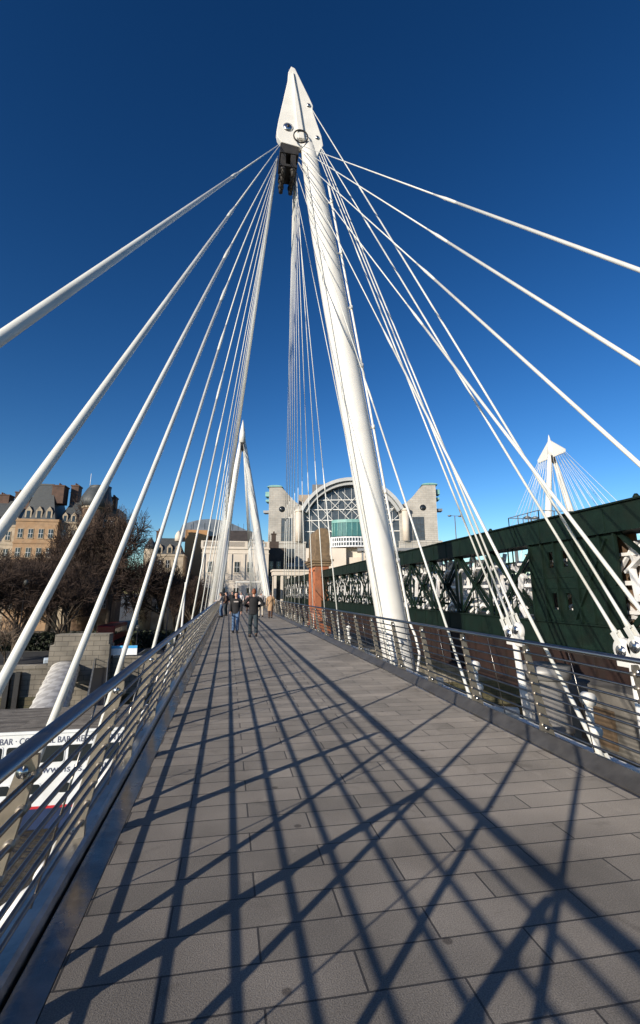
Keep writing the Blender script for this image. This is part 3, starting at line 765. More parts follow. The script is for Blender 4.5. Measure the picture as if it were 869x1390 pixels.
# ------------------------------------------------------------------ bare trees
def branch_tree(seed, H, spread, trunk_r, twig_r=.022, levels=5, n_up=7, tight=False, dens=1.0):
    rnd = random.Random(seed); tr = MB(); tw = MB()
    def grow(p, d, L, r, lv):
        segs = 3 if lv < 3 else 2
        pts = [p.copy()]; rad = [r]; q = p.copy(); dd = d.copy()
        for i in range(segs):
            j = Vector((rnd.uniform(-1,1), rnd.uniform(-1,1), rnd.uniform(-.6,.9)))*(.16+.06*lv)
            dd = (dd + j).normalized(); q = q + dd*L/segs; pts.append(q.copy()); rad.append(max(twig_r, r*(1-.45*(i+1)/segs)))
        (tr if lv < 3 else tw).tube(pts, rad, 7 if lv == 0 else (5 if lv < 3 else 3), caps=False)
        if lv >= levels: return
        nc = (int(n_up*dens) if lv == 0 else (5 if lv < 3 else (5 if lv == 3 else 5)))
        for k in range(nc):
            t = rnd.uniform(.35, 1.0) if lv else rnd.uniform(.55,1.0)
            i = min(int(t*segs), segs-1); f = t*segs-i; bp = pts[i].lerp(pts[i+1], f)
            a = rnd.uniform(0, 2*math.pi); tilt = rnd.uniform(.35, .95) if not tight else rnd.uniform(.15,.5)
            if lv == 0: a = 2*math.pi*k/nc + rnd.uniform(-.3,.3)
            side = dd.orthogonal().normalized(); side.rotate(Matrix.Rotation(a, 3, dd))
            nd = (dd*math.cos(tilt) + side*math.sin(tilt)*spread); nd.z += .12 if lv < 3 else rnd.uniform(-.25,.2); nd.normalize()
            grow(bp, nd, L*rnd.uniform(.55,.8)*(1.0 if lv else 1.05), max(twig_r, rad[i]*(.55 if lv else .5)), lv+1)
    grow(Vector((0,0,0)), Vector((0,0,1)), H*.38, trunk_r, 0)
    zmax = max(v[2] for v in tw.v); k = H/zmax
    tr.v = [(a*k,b*k,c*k) for a,b,c in tr.v]; tw.v = [(a*k,b*k,c*k) for a,b,c in tw.v]
    return tr, tw
VAR = []
for sd, sp in ((3,.95),(11,1.1),(23,.85)):
    tr, tw = branch_tree(sd, 17, sp, .42, .024, 5)
    VAR.append((tr.mesh('trunk', BARK), tw.mesh('crown', TWIG)))
tr, tw = branch_tree(31, 9, .9, .16, .02, 4)
SMALL = (tr.mesh('trunk', BARK), tw.mesh('crown', tree_mat('light_twigs', (.16,.12,.09), (.24,.18,.13))))
PALE = (SMALL[0], MB().mesh('c', TWIG2)); 
tr, tw = branch_tree(37, 9, .8, .14, .024, 5, tight=True); PALE = (tr.mesh('trunk', TWIG2), tw.mesh('crown', TWIG2))
def tree(v, x, y, h, rz, label, z=-7.05, wid=1.0, group='bare trees on the embankment', base=17):
    e = empty('bare_tree', (x,y,z), rz, label=label, cat='tree', group=group); k = h/base
    inst('trunk', v[0], e, sc=(k*wid,k*wid,k)); inst('crown', v[1], e, sc=(k*wid,k*wid,k)); return e
TL = [
 (0,-30.5,64.8,12.8,.3,'tall brown bare plane tree at the left edge of the view, front row',1.2),
 (1,-25.0,66.5,13.2,1.7,'bare plane tree in the front row behind the left part of the river wall',1.15),
 (2,-20.0,65.5,13.4,4.0,'bare plane tree directly behind the granite pedestal',1.1),
 (0,-37.5,86,14.2,2.2,'large bare plane tree filling the left edge below the mansion block',1.3),
 (1,-31.5,88,15.2,3.3,'bare plane tree across the road under the ochre facade',1.3),
 (2,-26.5,90,17.5,.9,'bare plane tree in front of the round turret of the mansion block',.95),
 (0,-20.4,92,27,5.1,'tallest bare tree with fine twigs against the sky right of the turret',.62),
 (1,-16.5,94,16.5,2.6,'bare plane tree between the tallest tree and the dark road gap',1.1),
 (2,-9.6,98,14.5,1.1,'dense dark brown bare tree left of the cream building',1.0),
 (0,-12.6,104,15.5,.2,'bare tree beside the ornate pale building with dark mansard roof',1.0),
 (0,-28.5,98,24.5,2.9,'tall brown bare tree climbing in front of the sooty corner wing',.55),
 (2,-36,110,18,.4,'bare plane tree close to the foot of the ochre facade',1.3),
 (0,-41,112,17.5,4.4,'bare plane tree at the far left foot of the mansion block',1.3),
 (1,-27,110,17,2.0,'bare plane tree behind the row, below the round turret',1.3),
 (1,-48,108,18,5.2,'bare plane tree half out of view at the far left, behind the others',1.3),
 (1,-43,100,15.5,1.2,'bare plane tree far left behind the first row',1.3),
 (2,-6.6,93,12.5,3.9,'dense reddish bare tree touching the left edge of the cream building',.85),
]
for v,x,y,h,rz,lb,w in TL: tree(VAR[v], x, y, h, rz, lb, wid=w)
tree(SMALL, -24.2, 62.6, 6.6, .5, 'small pale bare sapling beside the wall near the left edge', base=9)
tree(PALE, 4.0, 99, 8.6, 2.0, 'pale pinkish bare tree in front of the cream building, near the walkway end', base=9, wid=1.1)
tree(PALE, -.8, 101, 9.0, 4.4, 'pale bare tree at the left front of the cream building behind the stay rods', base=9, wid=.9)

# hedge and dark shrubs under the trees
def leafy(name, n, lo, hi, size, m, seed):
    rnd = random.Random(seed); g = MB()
    for i in range(n):
        c = Vector([rnd.uniform(a, b) for a, b in zip(lo, hi)]); s_ = size*rnd.uniform(.5,1.2)
        rt = Euler((rnd.uniform(0,6),rnd.uniform(0,6),rnd.uniform(0,6))).to_matrix()
        g.add([c+rt@Vector(p) for p in ((-s_,-s_*.6,0),(s_,-s_*.6,0),(s_*.9,s_*.6,0),(-s_*.9,s_*.6,0))], [(0,1,2,3)])
    return g.build(name, m)
LEAF = tree_mat('dark_evergreen_leaf', (.012,.018,.010), (.035,.045,.022))
tag(leafy('shrubbery', 9000, (-60,85.2,-7.2), (-5,88.2,-4.6), .22, LEAF, 4), 'dark evergreen shrubbery under the bare trees across the road', 'shrubbery', kind='stuff')

# ------------------------------------------------------------------ vehicles on the road
def car(x, y, rz, m, label):
    e = empty('parked_car', (x,y,-7.14), rz, label=label, cat='car', group='cars on the embankment road')
    g = MB(); body = [(-2.1,.35),(-2.15,.75),(-1.5,.92),(-.85,1.38),(.75,1.42),(1.35,.98),(2.1,.85),(2.15,.4)]
    g.prism(body, -.85, .85); g.build('body', m, e, bevel=.08)
    g = MB(); g.prism([(-1.3,.95),(-.8,1.32),(.7,1.35),(1.15,.98)], -.862, .862); g.build('windows', GLASS, e)
    for wx in (-1.35,1.35):
        for wy in (-.8,.8):
            g = MB(); g.tube([(wx,wy-.1,.32),(wx,wy+.1,.32)], .32, 16); w = g.build('wheel', BLACK, e)
            g = MB(); g.tube([(wx,wy-.112,.32),(wx,wy+.112,.32)], .18, 12); g.build('rim', BOLT, w)
    for wy in (-.6,.6):
        g = MB(); g.box((2.1,wy,.66),(.12,.3,.14)); g.build('headlight', BOLT, e)
CARM = [mat('car_silver', (.42,.43,.45), .3, .5), mat('car_dark', (.03,.035,.045), .3, .3), mat('car_grey', (.16,.17,.18), .3, .4)]
for i, (x, y, lb) in enumerate([(-14.6,71.5,'silver car on the embankment road behind the pedestal'),(-9.9,72,'dark car on the road right of the silver one'),(-6.0,79,'grey car on the road near the cream building'),(-19.5,80,'black car on the far lane behind the trees')]):
    car(x, y, .02*i, CARM[(0,1,2,1)[i]], lb)
e = empty('double_decker_bus', (-16.6,78.5,-7.14), R(90), label='dark red double-decker bus in the shade on the embankment road', cat='bus')
BR = mat('bus_red', (.16,.006,.006), .35)
g = MB(); g.b2((-4.5,-1.2,.35),(4.5,1.2,4.3)); g.build('body', BR, e, bevel=.15)
for z in (1.5,3.1):
    g = MB()
    for k in range(7): g.b2((-4.2+k*1.2,-1.23,z),(-4.2+k*1.2+1.05,-1.205,z+.8))
    g.build('windows', GLASS, e)
for wx in (-2.8,2.8):
    g = MB(); g.tube([(wx,-1.22,.5),(wx,-.9,.5)], .5, 18); g.build('wheel', BLACK, e)

# old street lamps on the bank
def slamp(x, y, h, label):
    e = empty('street_lamp', (x,y,-7.03), label=label, cat='street lamp', group='street lamps along the embankment')
    g = MB(); g.tube([(0,0,0),(0,0,.5),(0,0,.6),(0,0,h-.7)], [.2,.18,.08,.06], 10); g.beam((-.35,0,h-1.0),(.35,0,h-1.0),.05,.05); g.build('post', BLACK, e)
    g = MB(); g.ell((0,0,h-.35),(.26,.26,.32)); g.build('lamp_globe', mat('lamp_globe_glass', (.10,.10,.09), .25), e)
slamp(-23.3, 62.6, 10.2, 'tall black street lamp behind the wall near the left edge')
slamp(-11.4, 68.4, 4.6, 'short black street lamp beside the yellow marker post')
slamp(-9.6, 84.5, 11.0, 'tall thin street lamp in the dark gap of the road')
# white leaning pole
e = empty('white_pole', (-2.9,30.5,-12.3), label='thin white pole standing in the river just left of the railing', cat='pole')
g = MB(); g.tube([(0,0,0),(.18,.6,9),(.26,1,14.6)], [.10,.08,.05], 10); g.build('pole_shaft', WHITE, e)

# ------------------------------------------------------------------ buildings
def facade_windows(parent, y, xs, zs, w, h, frame=None, lintel=None, glass=None, nrm=-1):
    g = MB(); g.b2((-w/2-.12,-.10,-.12),(w/2+.12,.0,h+.14)); g.b2((-w/2-.22,-.22,-.24),(w/2+.22,-.0,-.121))
    fm = g.mesh('window', frame or STONE2)
    g = MB(); g.b2((-w/2,-.125,0),(w/2,-.101,h)); pm = g.mesh('pane', glass or GLASS)
    g = MB(); g.b2((-.03,-.15,0),(.03,-.126,h)); g.b2((-w/2,-.15,h*.5-.03),(-.031,-.126,h*.5+.03)); g.b2((.031,-.15,h*.5-.03),(w/2,-.126,h*.5+.03)); bm_ = g.mesh('glazing_bar', BF)
    for z in zs:
        for x in xs:
            f = inst('window', fm, parent, (x,y,z)); inst('pane', pm, f); 
            if w < 2.5: inst('glazing_bar', bm_, f)
def mansard(g, x0, x1, y0, y1, z0, h, ins):
    vs = [(x0,y0,z0),(x1,y0,z0),(x1,y1,z0),(x0,y1,z0),(x0+ins,y0+ins,z0+h),(x1-ins,y0+ins,z0+h),(x1-ins,y1-ins,z0+h),(x0+ins,y1-ins,z0+h)]
    g.add(vs, [(0,3,2,1),(4,5,6,7),(0,1,5,4),(1,2,6,5),(2,3,7,6),(3,0,4,7)])
def chimney(parent, x, y, z, w=1.2, d=2.2, h=4, m=None):
    g = MB(); g.b2((x-w/2,y-d/2,z),(x+w/2,y+d/2,z+h)); g.b2((x-w/2-.15,y-d/2-.15,z+h),(x+w/2+.15,y+d/2+.15,z+h+.3))
    for k in (-1,0,1): g.tube([(x,y+k*d*.3,z+h+.3),(x,y+k*d*.3,z+h+.9)], .2, 8)
    g.build('chimney', m or CHIM, parent)
CHIM = mat('dark_brick_chimney', (.10,.06,.045), .85, 0, .3, 1)
def dormer(parent, x, y, z, w=1.5, h=2.0):
    g = MB(); g.prism([(x-w/2,z),(x+w/2,z),(x+w/2,z+h*.65),(x,z+h),(x-w/2,z+h*.65)], y-.3, y+1.6); o = g.build('dormer', LSTONE, parent)
    g = MB(); g.b2((x-w*.26,y-.34,z+.15),(x+w*.26,y-.31,z+h*.62)); g.build('pane', GLASS, o)

# mansion block (large, ornate) -- front faces the river
CY = 128
mb = empty('mansion_block', (-47,CY,-7), label='grand ornate mansion block with steep slate roofs and turrets above the bare trees', cat='mansion block')
def loc(o): return o
g = MB(); g.b2((-62,CY+2,-7.1),(-43.6,CY+16,17.4)); g.b2((-62.2,CY+1.8,17.4),(-43.4,CY+16.2,17.9)); g.b2((-62.15,CY+1.85,13.0),(-43.45,CY+2.0,13.3)); g.build('wall', LSTONE, mb)
g = MB(); g.b2((-51.5,CY-.6,-7.1),(-42.0,CY+12,18.6)); g.b2((-51.7,CY-.8,18.6),(-41.8,CY+12.2,19.2)); g.b2((-51.65,CY-.75,13.2),(-41.85,CY-.6,13.6)); g.build('ochre_bay', OSTONE, mb)
g = MB(); g.b2((-42.0,CY+1,-7.1),(-35.2,CY+14,18.4)); g.b2((-42.0,CY+.8,18.4),(-35.0,CY+14,18.9)); g.build('wall', LSTONE, mb)
g = MB(); g.b2((-35.4,CY-.5,-7.1),(-28.2,CY+12,20.2)); g.tube([(-34.2,CY-.2,-7),(-34.2,CY-.2,22.2)], 2.6, 20); g.build('corner_wing', mat('soot_brown_brick', (.15,.095,.06), .85, 0, .3, .8, stain=(.30,.24,.17), stain_scale=.4, stain_amt=.7), mb)
g = MB(); g.tube([(-34.2,CY-.2,22.2),(-34.2,CY-.2,22.6)], 2.9, 20); g.tube([(-34.2,CY-.2,22.6),(-34.2,CY-.2,24.5)], 2.3, 20); g.build('turret_drum', LSTONE, mb)
g = MB()
mansard(g, -62.0,-51.7,CY+2,CY+15,17.9,6.5,2.8); g.build('roof', SLATE, mb)
g = MB(); mansard(g, -50.6,-42.9,CY-.3,CY+10,19.2,9.0,2.1); g.b2((-48.6,CY+1.7,28.2),(-44.9,CY+8,28.6)); g.build('roof', SLATE, mb)
g = MB(); mansard(g, -43,-35.6,CY+1.2,CY+13,18.9,5.4,2.2); g.build('roof', SLATE, mb)
g = MB(); g.tube([(-34.0,CY+.2,22.3),(-33.9,CY+.4,24.3),(-33.6,CY+.6,26.6),(-33.4,CY+.8,27.6),(-33.4,CY+.8,28.1)], [4.0,3.9,3.0,2.6,2.7], 12); g.b2((-32.8,CY+1.2,20.2),(-28.6,CY+11,22.6)); g.build('turret_roof', SLATE, mb)
g = MB(); g.tube([(-36.4,CY+2,27.5),(-36.4,CY+2,31.8)], .07, 6); g.build('flagpole', BF, mb)
for x, y, z, w, d, h in ((-43.6,CY+3,23.6,2.8,3.6,4.4),(-40.4,CY+5,23.4,1.8,3.0,5.2),(-54,CY+6,22,1.6,2.4,4.6),(-58,CY+6,21.5,4,3,4.2),(-52.1,CY+6,22.5,1.4,2,3.2),(-30.6,CY+4,22.5,1.4,2.4,3.2)): chimney(mb, x, y, z, w, d, h)
facade_windows(mb, CY+2.0, [-60.5,-58.3,-56.1,-53.9], [-2,2.2,6.4,10.0,14.2], 1.0, 2.0, LSTONE)
facade_windows(mb, CY-.6, [-50.2,-47.9,-45.6,-43.4], [-2,2.2,6.4,10.0,14.6], 1.0, 2.1, LSTONE)
facade_windows(mb, CY+1, [-40.8,-38.8,-36.9], [2.2,6.4,10.4,14.8], .95, 2.0, LSTONE)
facade_windows(mb, CY-.5, [-31.2,-29.6], [-2,2.2,6.4,10.4,14.8,17.6], .85, 1.8, LSTONE)
for x in (-49.2,-46.8,-44.5): dormer(mb, x, CY+.1, 19.3, 1.5, 3.2)
for x in (-60,-57.6,-55.2,-52.9): dormer(mb, x, CY+2.5, 18.1, 1.3, 2.4)
for x in (-41.2,-39.2,-37.2): dormer(mb, x, CY+1.6, 19.0, 1.2, 2.4)
world_child(mb)
for c in mb.children: pass

# cream building at the walkway end
cb = empty('cream_building', (1,120,-7), label='cream stuccoed building with balustraded roof at the far end of the walkway', cat='building')
g = MB(); g.b2((-6.6,120,-7.1),(9.4,134,12.0)); g.b2((-6.9,119.7,12.0),(9.7,134.3,12.35)); g.b2((-6.75,119.85,10.9),(9.55,120,11.1)); g.b2((-6.75,119.85,4.2),(9.55,120,4.6)); g.b2((-6.8,119.8,-1),(9.6,120,-.4)); g.build('wall', STONE2, cb)
g = MB(); g.b2((-6.8,119.8,13.7),(9.6,120.1,13.95)); g.b2((-6.8,119.8,12.35),(9.6,120.1,12.55))
for k in range(66):
    x = -6.6+k*.245
    g.b2((x,119.87,12.55),(x+.12,120.03,13.7))
for x in (-6.7,-1.4,3.9,9.2): g.b2((x-.3,119.75,12.36),(x+.3,120.2,13.96))
g.build('balustrade', STONE2, cb)
g = MB()
for x in (-6.3,-2.9,.2,3.4,6.5,9.1): g.b2((x-.32,119.72,4.65),(x+.32,119.849,10.85))
g.build('pilaster', STONE2, cb)
vs = [(-5.8,121,12.36),(8.8,121,12.36),(8.8,133,12.36),(-5.8,133,12.36),(-2.2,127,17.4),(5.2,127,17.4)]
g = MB(); g.add(vs, [(0,1,5,4),(1,2,5),(2,3,4,5),(3,0,4),(0,3,2,1)]); g.build('roof', mat('brown_slate_roof', (.06,.05,.045), .7, 0, .3, 1), cb)
facade_windows(cb, 120, [-4.6,-1.4,1.8,4.9,7.8], [0.2,6.4], 1.2, 2.5, STONE2)
facade_windows(cb, 120, [-4.6,-1.4,1.8,4.9,7.8], [-5.4], 1.2, 2.6, STONE2)
world_child(cb)

# ornate pale building left of it
ob = empty('hotel_building', (-15,126,-7), label='pale ornate building with dark mansard roof left of the brown roofed block', cat='building')
g = MB(); g.b2((-20.5,126,-7.1),(-11.5,138,10.5)); g.b2((-20.7,125.8,10.5),(-11.3,138.2,11)); g.tube([(-19.6,126.3,-7),(-19.6,126.3,12.2)], 1.5, 14); g.build('wall', LSTONE, ob)
g = MB(); mansard(g, -20.2,-11.8,126.3,137.5,11,4.2,1.8); g.tube([(-19.6,126.3,12.2),(-19.6,126.3,13.2),(-19.6,126.3,15)], [1.6,1.3,.1], 12); g.build('roof', SLATE, ob)
g = MB(); g.tube([(-13.2,128,14.5),(-13.2,128,15.8),(-13.2,128,16.6),(-13.2,128,17.2)], [.9,.9,.6,.1], 12); g.build('cupola', STONE2, ob)
facade_windows(ob, 126, [-17,-15.2,-13.4], [-3,.6,4.2,7.6], .9, 1.9, LSTONE)
for x in (-17.4,-15,-12.9): dormer(ob, x, 126.7, 11.2, 1.3, 2.4)
chimney(ob, -18.4, 131, 14, 1.2, 2, 3); world_child(ob)

# tan block with curved glass roof, behind
tb = empty('tan_office_block', (-4,150,-7), label='tan office block with a curved grey glass roof behind the cream building', cat='office block')
TAN = mat('tan_brick', (.42,.23,.10), .8, 0, .12, .7); TAN2 = mat('grey_glazed_roof', (.20,.22,.25), .3, .3, .2, .5)
g = MB(); g.b2((-13.5,150,-7.1),(-6.6,165,20.2)); g.b2((-2.2,150,-7.1),(6.5,165,19.4)); g.b2((-6.6,152,-7.1),(-2.2,165,17.6)); g.build('wall', TAN, tb)
arc = [(-14.6+19.6*t, 20.5+3.3*math.sin(math.pi*(t*.86+.14))) for t in [i/14 for i in range(15)]]
g = MB(); g.prism([(-16.5,17.8)] + [(-15.5,19.6)] + arc + [(7.2,19.5)], 151, 164) ; g.build('curved_roof', TAN2, tb)
g = MB()
for k in range(11): g.b2((-11.5+k*1.7,150.9-.0,20.6),(-11.4+k*1.7,150.98,22.6))
g.build('roof_rib', SLATE, tb)
world_child(tb)
# dark backdrop blocks right of cream building
db = empty('dark_roofed_building', (13,135,-7), label='dark brick building with cluttered roof between cream building and station', cat='building')
DBR = mat('dark_brown_brick', (.07,.05,.04), .85, 0, .3, .8)
g = MB(); g.b2((9.9,133,-7.1),(15.5,150,13.6)); g.b2((10.6,135,13.6),(13.4,145,15.6)); g.b2((4.5,140,-7.1),(9.6,150,16.4)); g.build('wall', DBR, db)
chimney(db, 12, 136, 15.6, 1.2, 1.2, 2, DBR); chimney(db, 6.4, 141, 16.4, 1.5, 1.4, 1.6, DBR)
facade_windows(db, 133, [11.2,13.2], [0,4,8], .9, 1.8, LSTONE); world_child(db)

# footbridge entrance canopy at the far end
cn = empty('entrance_canopy', (2.6,92,0), label='thin white horizontal entrance canopy on posts at the far end of the walkway', cat='canopy')
g = MB(); g.b2((1.2,91,3.45),(6.8,95,3.65)); g.build('roof', WHITE, cn)
for x in (1.4,3.9,6.6):
    g = MB(); g.tube([(x,91.2,.0),(x,91.2,3.45)], .07, 8); g.build('post', WHITE, cn)
world_child(cn)

# colonnade left of the pier
cl = empty('colonnade', (12,98,-7), label='pale stone colonnade with dark openings between walkway end and brick pier', cat='colonnade')
g = MB(); g.b2((8.7,97.4,5.0),(17.2,102,5.8)); g.b2((8.5,97.2,5.8),(17.4,102.2,6.15)); g.b2((8.9,101,-7.1),(17,102,5)); 
for k in range(7): g.b2((8.9+k*1.32,97.6,-7.1),(9.35+k*1.32,98.2,5.0))
g.build('pilaster_row', STONE2, cl)
g = MB(); g.b2((9,98.3,-7.1),(17,100.9,4.98)); g.build('dark_interior', GLASS, cl); world_child(cl)

# ------------------------------------------------------------------ railway station
az = R(14.4); D = 155
st = empty('railway_station', (D*math.sin(az), D*math.cos(az), -7), -az, label='pale stone railway station with twin towers and a glazed arch roof', cat='railway station')
def SM(fn): pass
def sz(z): return z+7
def part(name, g, m, bevel=0): 
    g.v = [(a,b,c+7) for a,b,c in g.v]; return g.build(name, m, st, bevel=bevel)
for s_ in (-1,1):
    g = MB()
    cur = [(23.2,35.7),(21.8,34.4),(20.6,32.9),(19.2,31.4),(17.6,30.1),(16.0,29.3)]
    poly = [(27.4,17.6),(27.4,35.9),(23.6,35.9)] + cur + [(15.4,28.6),(15.4,17.6)]
    poly = [(s_*a, b) for a, b in poly]
    if s_ < 0: poly = poly[::-1]
    g.prism(poly, 0, 15); part('tower', g, STONE)
    g = MB(); g.b2((s_*28.3 if s_<0 else 15.0,-.6,-7),( -15.0 if s_<0 else 28.3,15,17.4)); g.b2((s_*28.5 if s_<0 else 14.8,-.9,17.0),(-14.8 if s_<0 else 28.5,-.6,17.6)); part('tower_base', g, STONE)
    g = MB(); g.b2((min(s_*28.8,s_*15),-1.2,9.6),(max(s_*28.8,s_*15),-.62,10.3)); part('band_course', g, STONE2)
    g = MB(); g.tube([(s_*23.0,-.12,28.4),(s_*23.0,.3,28.4)], 1.0, 24); o = part('porthole', g, GLASS)
    g = MB(); g.b2((s_*21.3-1.8,-.08,17.9),(s_*21.3+1.8,-.01,25.4)); o = part('tall_window', g, GLASS2)
    g = MB()
    for k in range(4): g.b2((s_*21.3-1.8+k*1.2-.05,-.14,17.9),(s_*21.3-1.8+k*1.2+.05,-.082,25.4))
    for k in range(4): g.b2((s_*21.3-1.8,-.17,18.6+k*2.1),(s_*21.3+1.8,-.142,18.75+k*2.1))
    part('window_mullions', g, SLATE)
    g = MB(); g.tube([(s_*17.2,-1.1,17.6),(s_*17.2,-1.1,27.2)], 1.15, 20); g.tube([(s_*17.2,-1.1,27.2),(s_*17.2,-1.1,27.9)], 1.4, 20); part('column', g, STONE2)
    g = MB(); g.prism([(s_*25.5+2.6*math.cos(math.pi*i/10), 35.95+.6*math.sin(math.pi*i/10)) for i in range(11)], -.4, 12); part('copper_cap', g, TURQ)
    g = MB(); g.b2((min(s_*27.4,s_*28.7),1,31.2),(max(s_*27.4,s_*28.7),5,31.9)); g.b2((min(s_*27.4,s_*28.9),1.2,33),(max(s_*27.4,s_*28.9),4.8,34.6)); part('side_balcony', g, TURQ)
    g = MB(); g.b2((min(s_*27.4,s_*29.4),1,27.4),(max(s_*27.4,s_*29.4),4,28.2)); part('side_platform', g, GREYM)
    for (cx, cz, w, h) in ((24.6,11,1.6,3.4),(20.6,10.9,4.0,4.4),(24.5,3.5,2.2,3.4),(20.0,3.5,2.6,3.4)):
        g = MB(); g.b2((s_*cx-w/2,-.68,cz),(s_*cx+w/2,-.61,cz+h)); o = part('lower_window', g, GLASS2)
# arch
R0 = 18.6; CZ = 19.8
def arcpts(r, n=40, a0=8, a1=172): return [(r*math.cos(R(a0+(a1-a0)*i/n)), CZ+r*math.sin(R(a0+(a1-a0)*i/n))) for i in range(n+1)]
def ring(g, ro, ri, y0, y1, a0=26, a1=154, n=40):
    o = arcpts(ro, n, a0, a1); i_ = arcpts(ri, n, a0, a1)
    for k in range(n): g.prism([o[k], o[k+1], i_[k+1], i_[k]], y0, y1)
g = MB(); ring(g, R0, R0-1.1, -2.2, 30); part('arch_roof', g, mat('pale_grey_arch', (.42,.43,.43), .45, 0, .1, .5))
g = MB(); ring(g, R0-1.3, R0-2.3, -1.2, -.2); part('arch_inner_rim', g, mat('light_arch_rim', (.36,.37,.37), .45))
g = MB(); pts = arcpts(R0-2.3, 40, 10, 170); g.prism([(x, max(z, 10)) for x, z in pts] + [(-15.4,10),(15.4,10)], 1.2, 1.4); part('arch_glazing', g, GLASS2)
WT = mat('white_truss_tube', (.66,.66,.64), .45)
g = MB(); random.seed(5)
for k in range(-7, 8):
    x = k*2.2; zt = CZ + math.sqrt(max(0, (R0-2.4)**2 - x*x))
    g.beam((x,1.0,16),(x,1.0,zt),.10,.10)
for z in (21.0,24.6,28.2,31.4):
    hw = math.sqrt(max(1, (R0-2.4)**2-(z-CZ)**2)); hw = min(hw, 15.4); g.beam((-hw,.8,z),(hw,.8,z),.28,.28)
for (x0,z0,x1,z1) in ((-14,29,-6,20),(-12,31,-3,21),(-9,33,0,24),(-6,34.5,2,26),(14,29,6,20),(12,31,3,21),(9,33,0,24),(6,34.5,-2,26),(-15,26,-9,20.5),(15,26,9,20.5),(-3,27.5,3,34),(3,27.5,-3,34),(-10,24.6,-4,31),(10,24.6,4,31)):
    g.beam((x0,.4,z0),(x1,.4,z1),.16,.16)
part('facade_truss', g, WT)
g = MB()
for k in range(12):
    a0 = math.pi*(k/12); a1 = math.pi*((k+1)/12)
    g.prism([(0,0),(0,0)], 0, 0) if False else None
g = MB(); bow = [(-6.4*math.cos(math.pi*i/12), -3.2*math.sin(math.pi*i/12)) for i in range(13)]
g.prism(bow, 19.1, 23.4, axis='z'); part('bow_window', g, mat('green_tinted_glass', (.05,.15,.15), .15))
g = MB(); g.prism([(a*1.04,b*1.06) for a,b in bow], 23.4, 24.4, axis='z')
for a, b in bow: g.tube([(a*1.01,b*1.01,19.1),(a*1.01,b*1.01,23.4)], .14, 6)
part('bow_frame', g, TURQ)
g = MB()
for z in (15.6,17.0,18.4): g.prism([(a*1.12,b*1.3) for a,b in bow], z, z+.4, axis='z')
for i in range(25):
    t = math.pi*i/24; a, b = -7.1*math.cos(t), -4.1*math.sin(t); g.b2((a-.13,b-.08,15.6),(a+.13,b+.08,18.8))
part('lattice_balcony', g, BF)
g = MB(); g.prism([(a*1.08,b*1.2) for a,b in bow], 15.9, 18.3, axis='z'); part('balcony_core', g, GLASS2)
g = MB(); g.b2((-15,-.5,-7),(15,8,15.5)); g.b2((-9,-3.5,8),(-2,-.5,15.2)); g.b2((-1,-2.6,3),(7,-.5,12.4)); part('front_block', g, STONE2)
g = MB(); g.b2((1.5,-12,13.6),(26,-4,14.4))
for k in range(13): g.b2((1.6+k*2,-12.05,14.4),(1.68+k*2,-11.97,16.4))
for z in (15.4,16.4): g.b2((1.5,-12.06,z),(26,-11.98,z+.08))
for x in (3,14,25): g.b2((x-.3,-11,-7),(x+.3,-10.4,13.6))
part('gantry_deck', g, GREYM)
g = MB(); g.b2((-14.0,12,30),(-9.0,20,39.3)); part('roof_plant_box', g, mat('plant_grey', (.13,.13,.135), .7))
g = MB(); g.b2((-19,14,28),(-14.6,20,36)); g.b2((14.6,14,28),(17,20,33)); part('rear_block', g, mat('rear_tan', (.32,.26,.2), .8))

# low distant roofs behind the station to either side
# ------------------------------------------------------------------ people
def remeshed(g, name, m, vox, parent, smooth_it=2):
    me = g.mesh(name, m); o = bpy.data.objects.new(name, me); COL.objects.link(o)
    r = o.modifiers.new('r', 'REMESH'); r.mode = 'VOXEL'; r.voxel_size = vox; r.use_smooth_shade = True
    s_ = o.modifiers.new('s', 'SMOOTH'); s_.iterations = smooth_it; s_.factor = .5
    dg = bpy.context.evaluated_depsgraph_get(); me2 = bpy.data.meshes.new_from_object(o.evaluated_get(dg)); me2.name = name
    me2.materials.clear(); me2.materials.append(m)
    o.modifiers.clear(); o.data = me2; bpy.data.meshes.remove(me); o.parent = parent; return o
SKIN = mat('skin', (.50,.28,.20), .55, 0, .05, 8)
def cloth(n, c, v=.15): return mat(n, c, .85, 0, v, 6, bump=.2, bscale=14)
PM = dict(black=cloth('black_cloth', (.012,.012,.014)), jeans=cloth('blue_denim', (.07,.13,.24), .3), djeans=cloth('dark_denim', (.022,.035,.045), .25), tan=cloth('tan_coat_cloth', (.36,.23,.13)),
          grey=cloth('light_grey_cloth', (.40,.36,.34)), khaki=cloth('pale_trouser_cloth', (.42,.37,.30)), brown=cloth('brown_cloth', (.06,.03,.02)), teal=cloth('teal_cloth', (.05,.12,.14)), white=cloth('white_cloth', (.62,.6,.58)), pink=cloth('dusty_pink_cloth', (.40,.24,.22)), blue=cloth('blue_cloth', (.03,.06,.2)), shoe=mat('shoe_leather', (.015,.013,.012), .5))
HAIR = dict(dark=mat('dark_hair', (.012,.008,.006), .6, bump=.4, bscale=60), red=mat('auburn_hair', (.17,.05,.018), .6, bump=.4, bscale=60), grey=mat('grey_hair', (.25,.24,.23), .6, bump=.4, bscale=60))
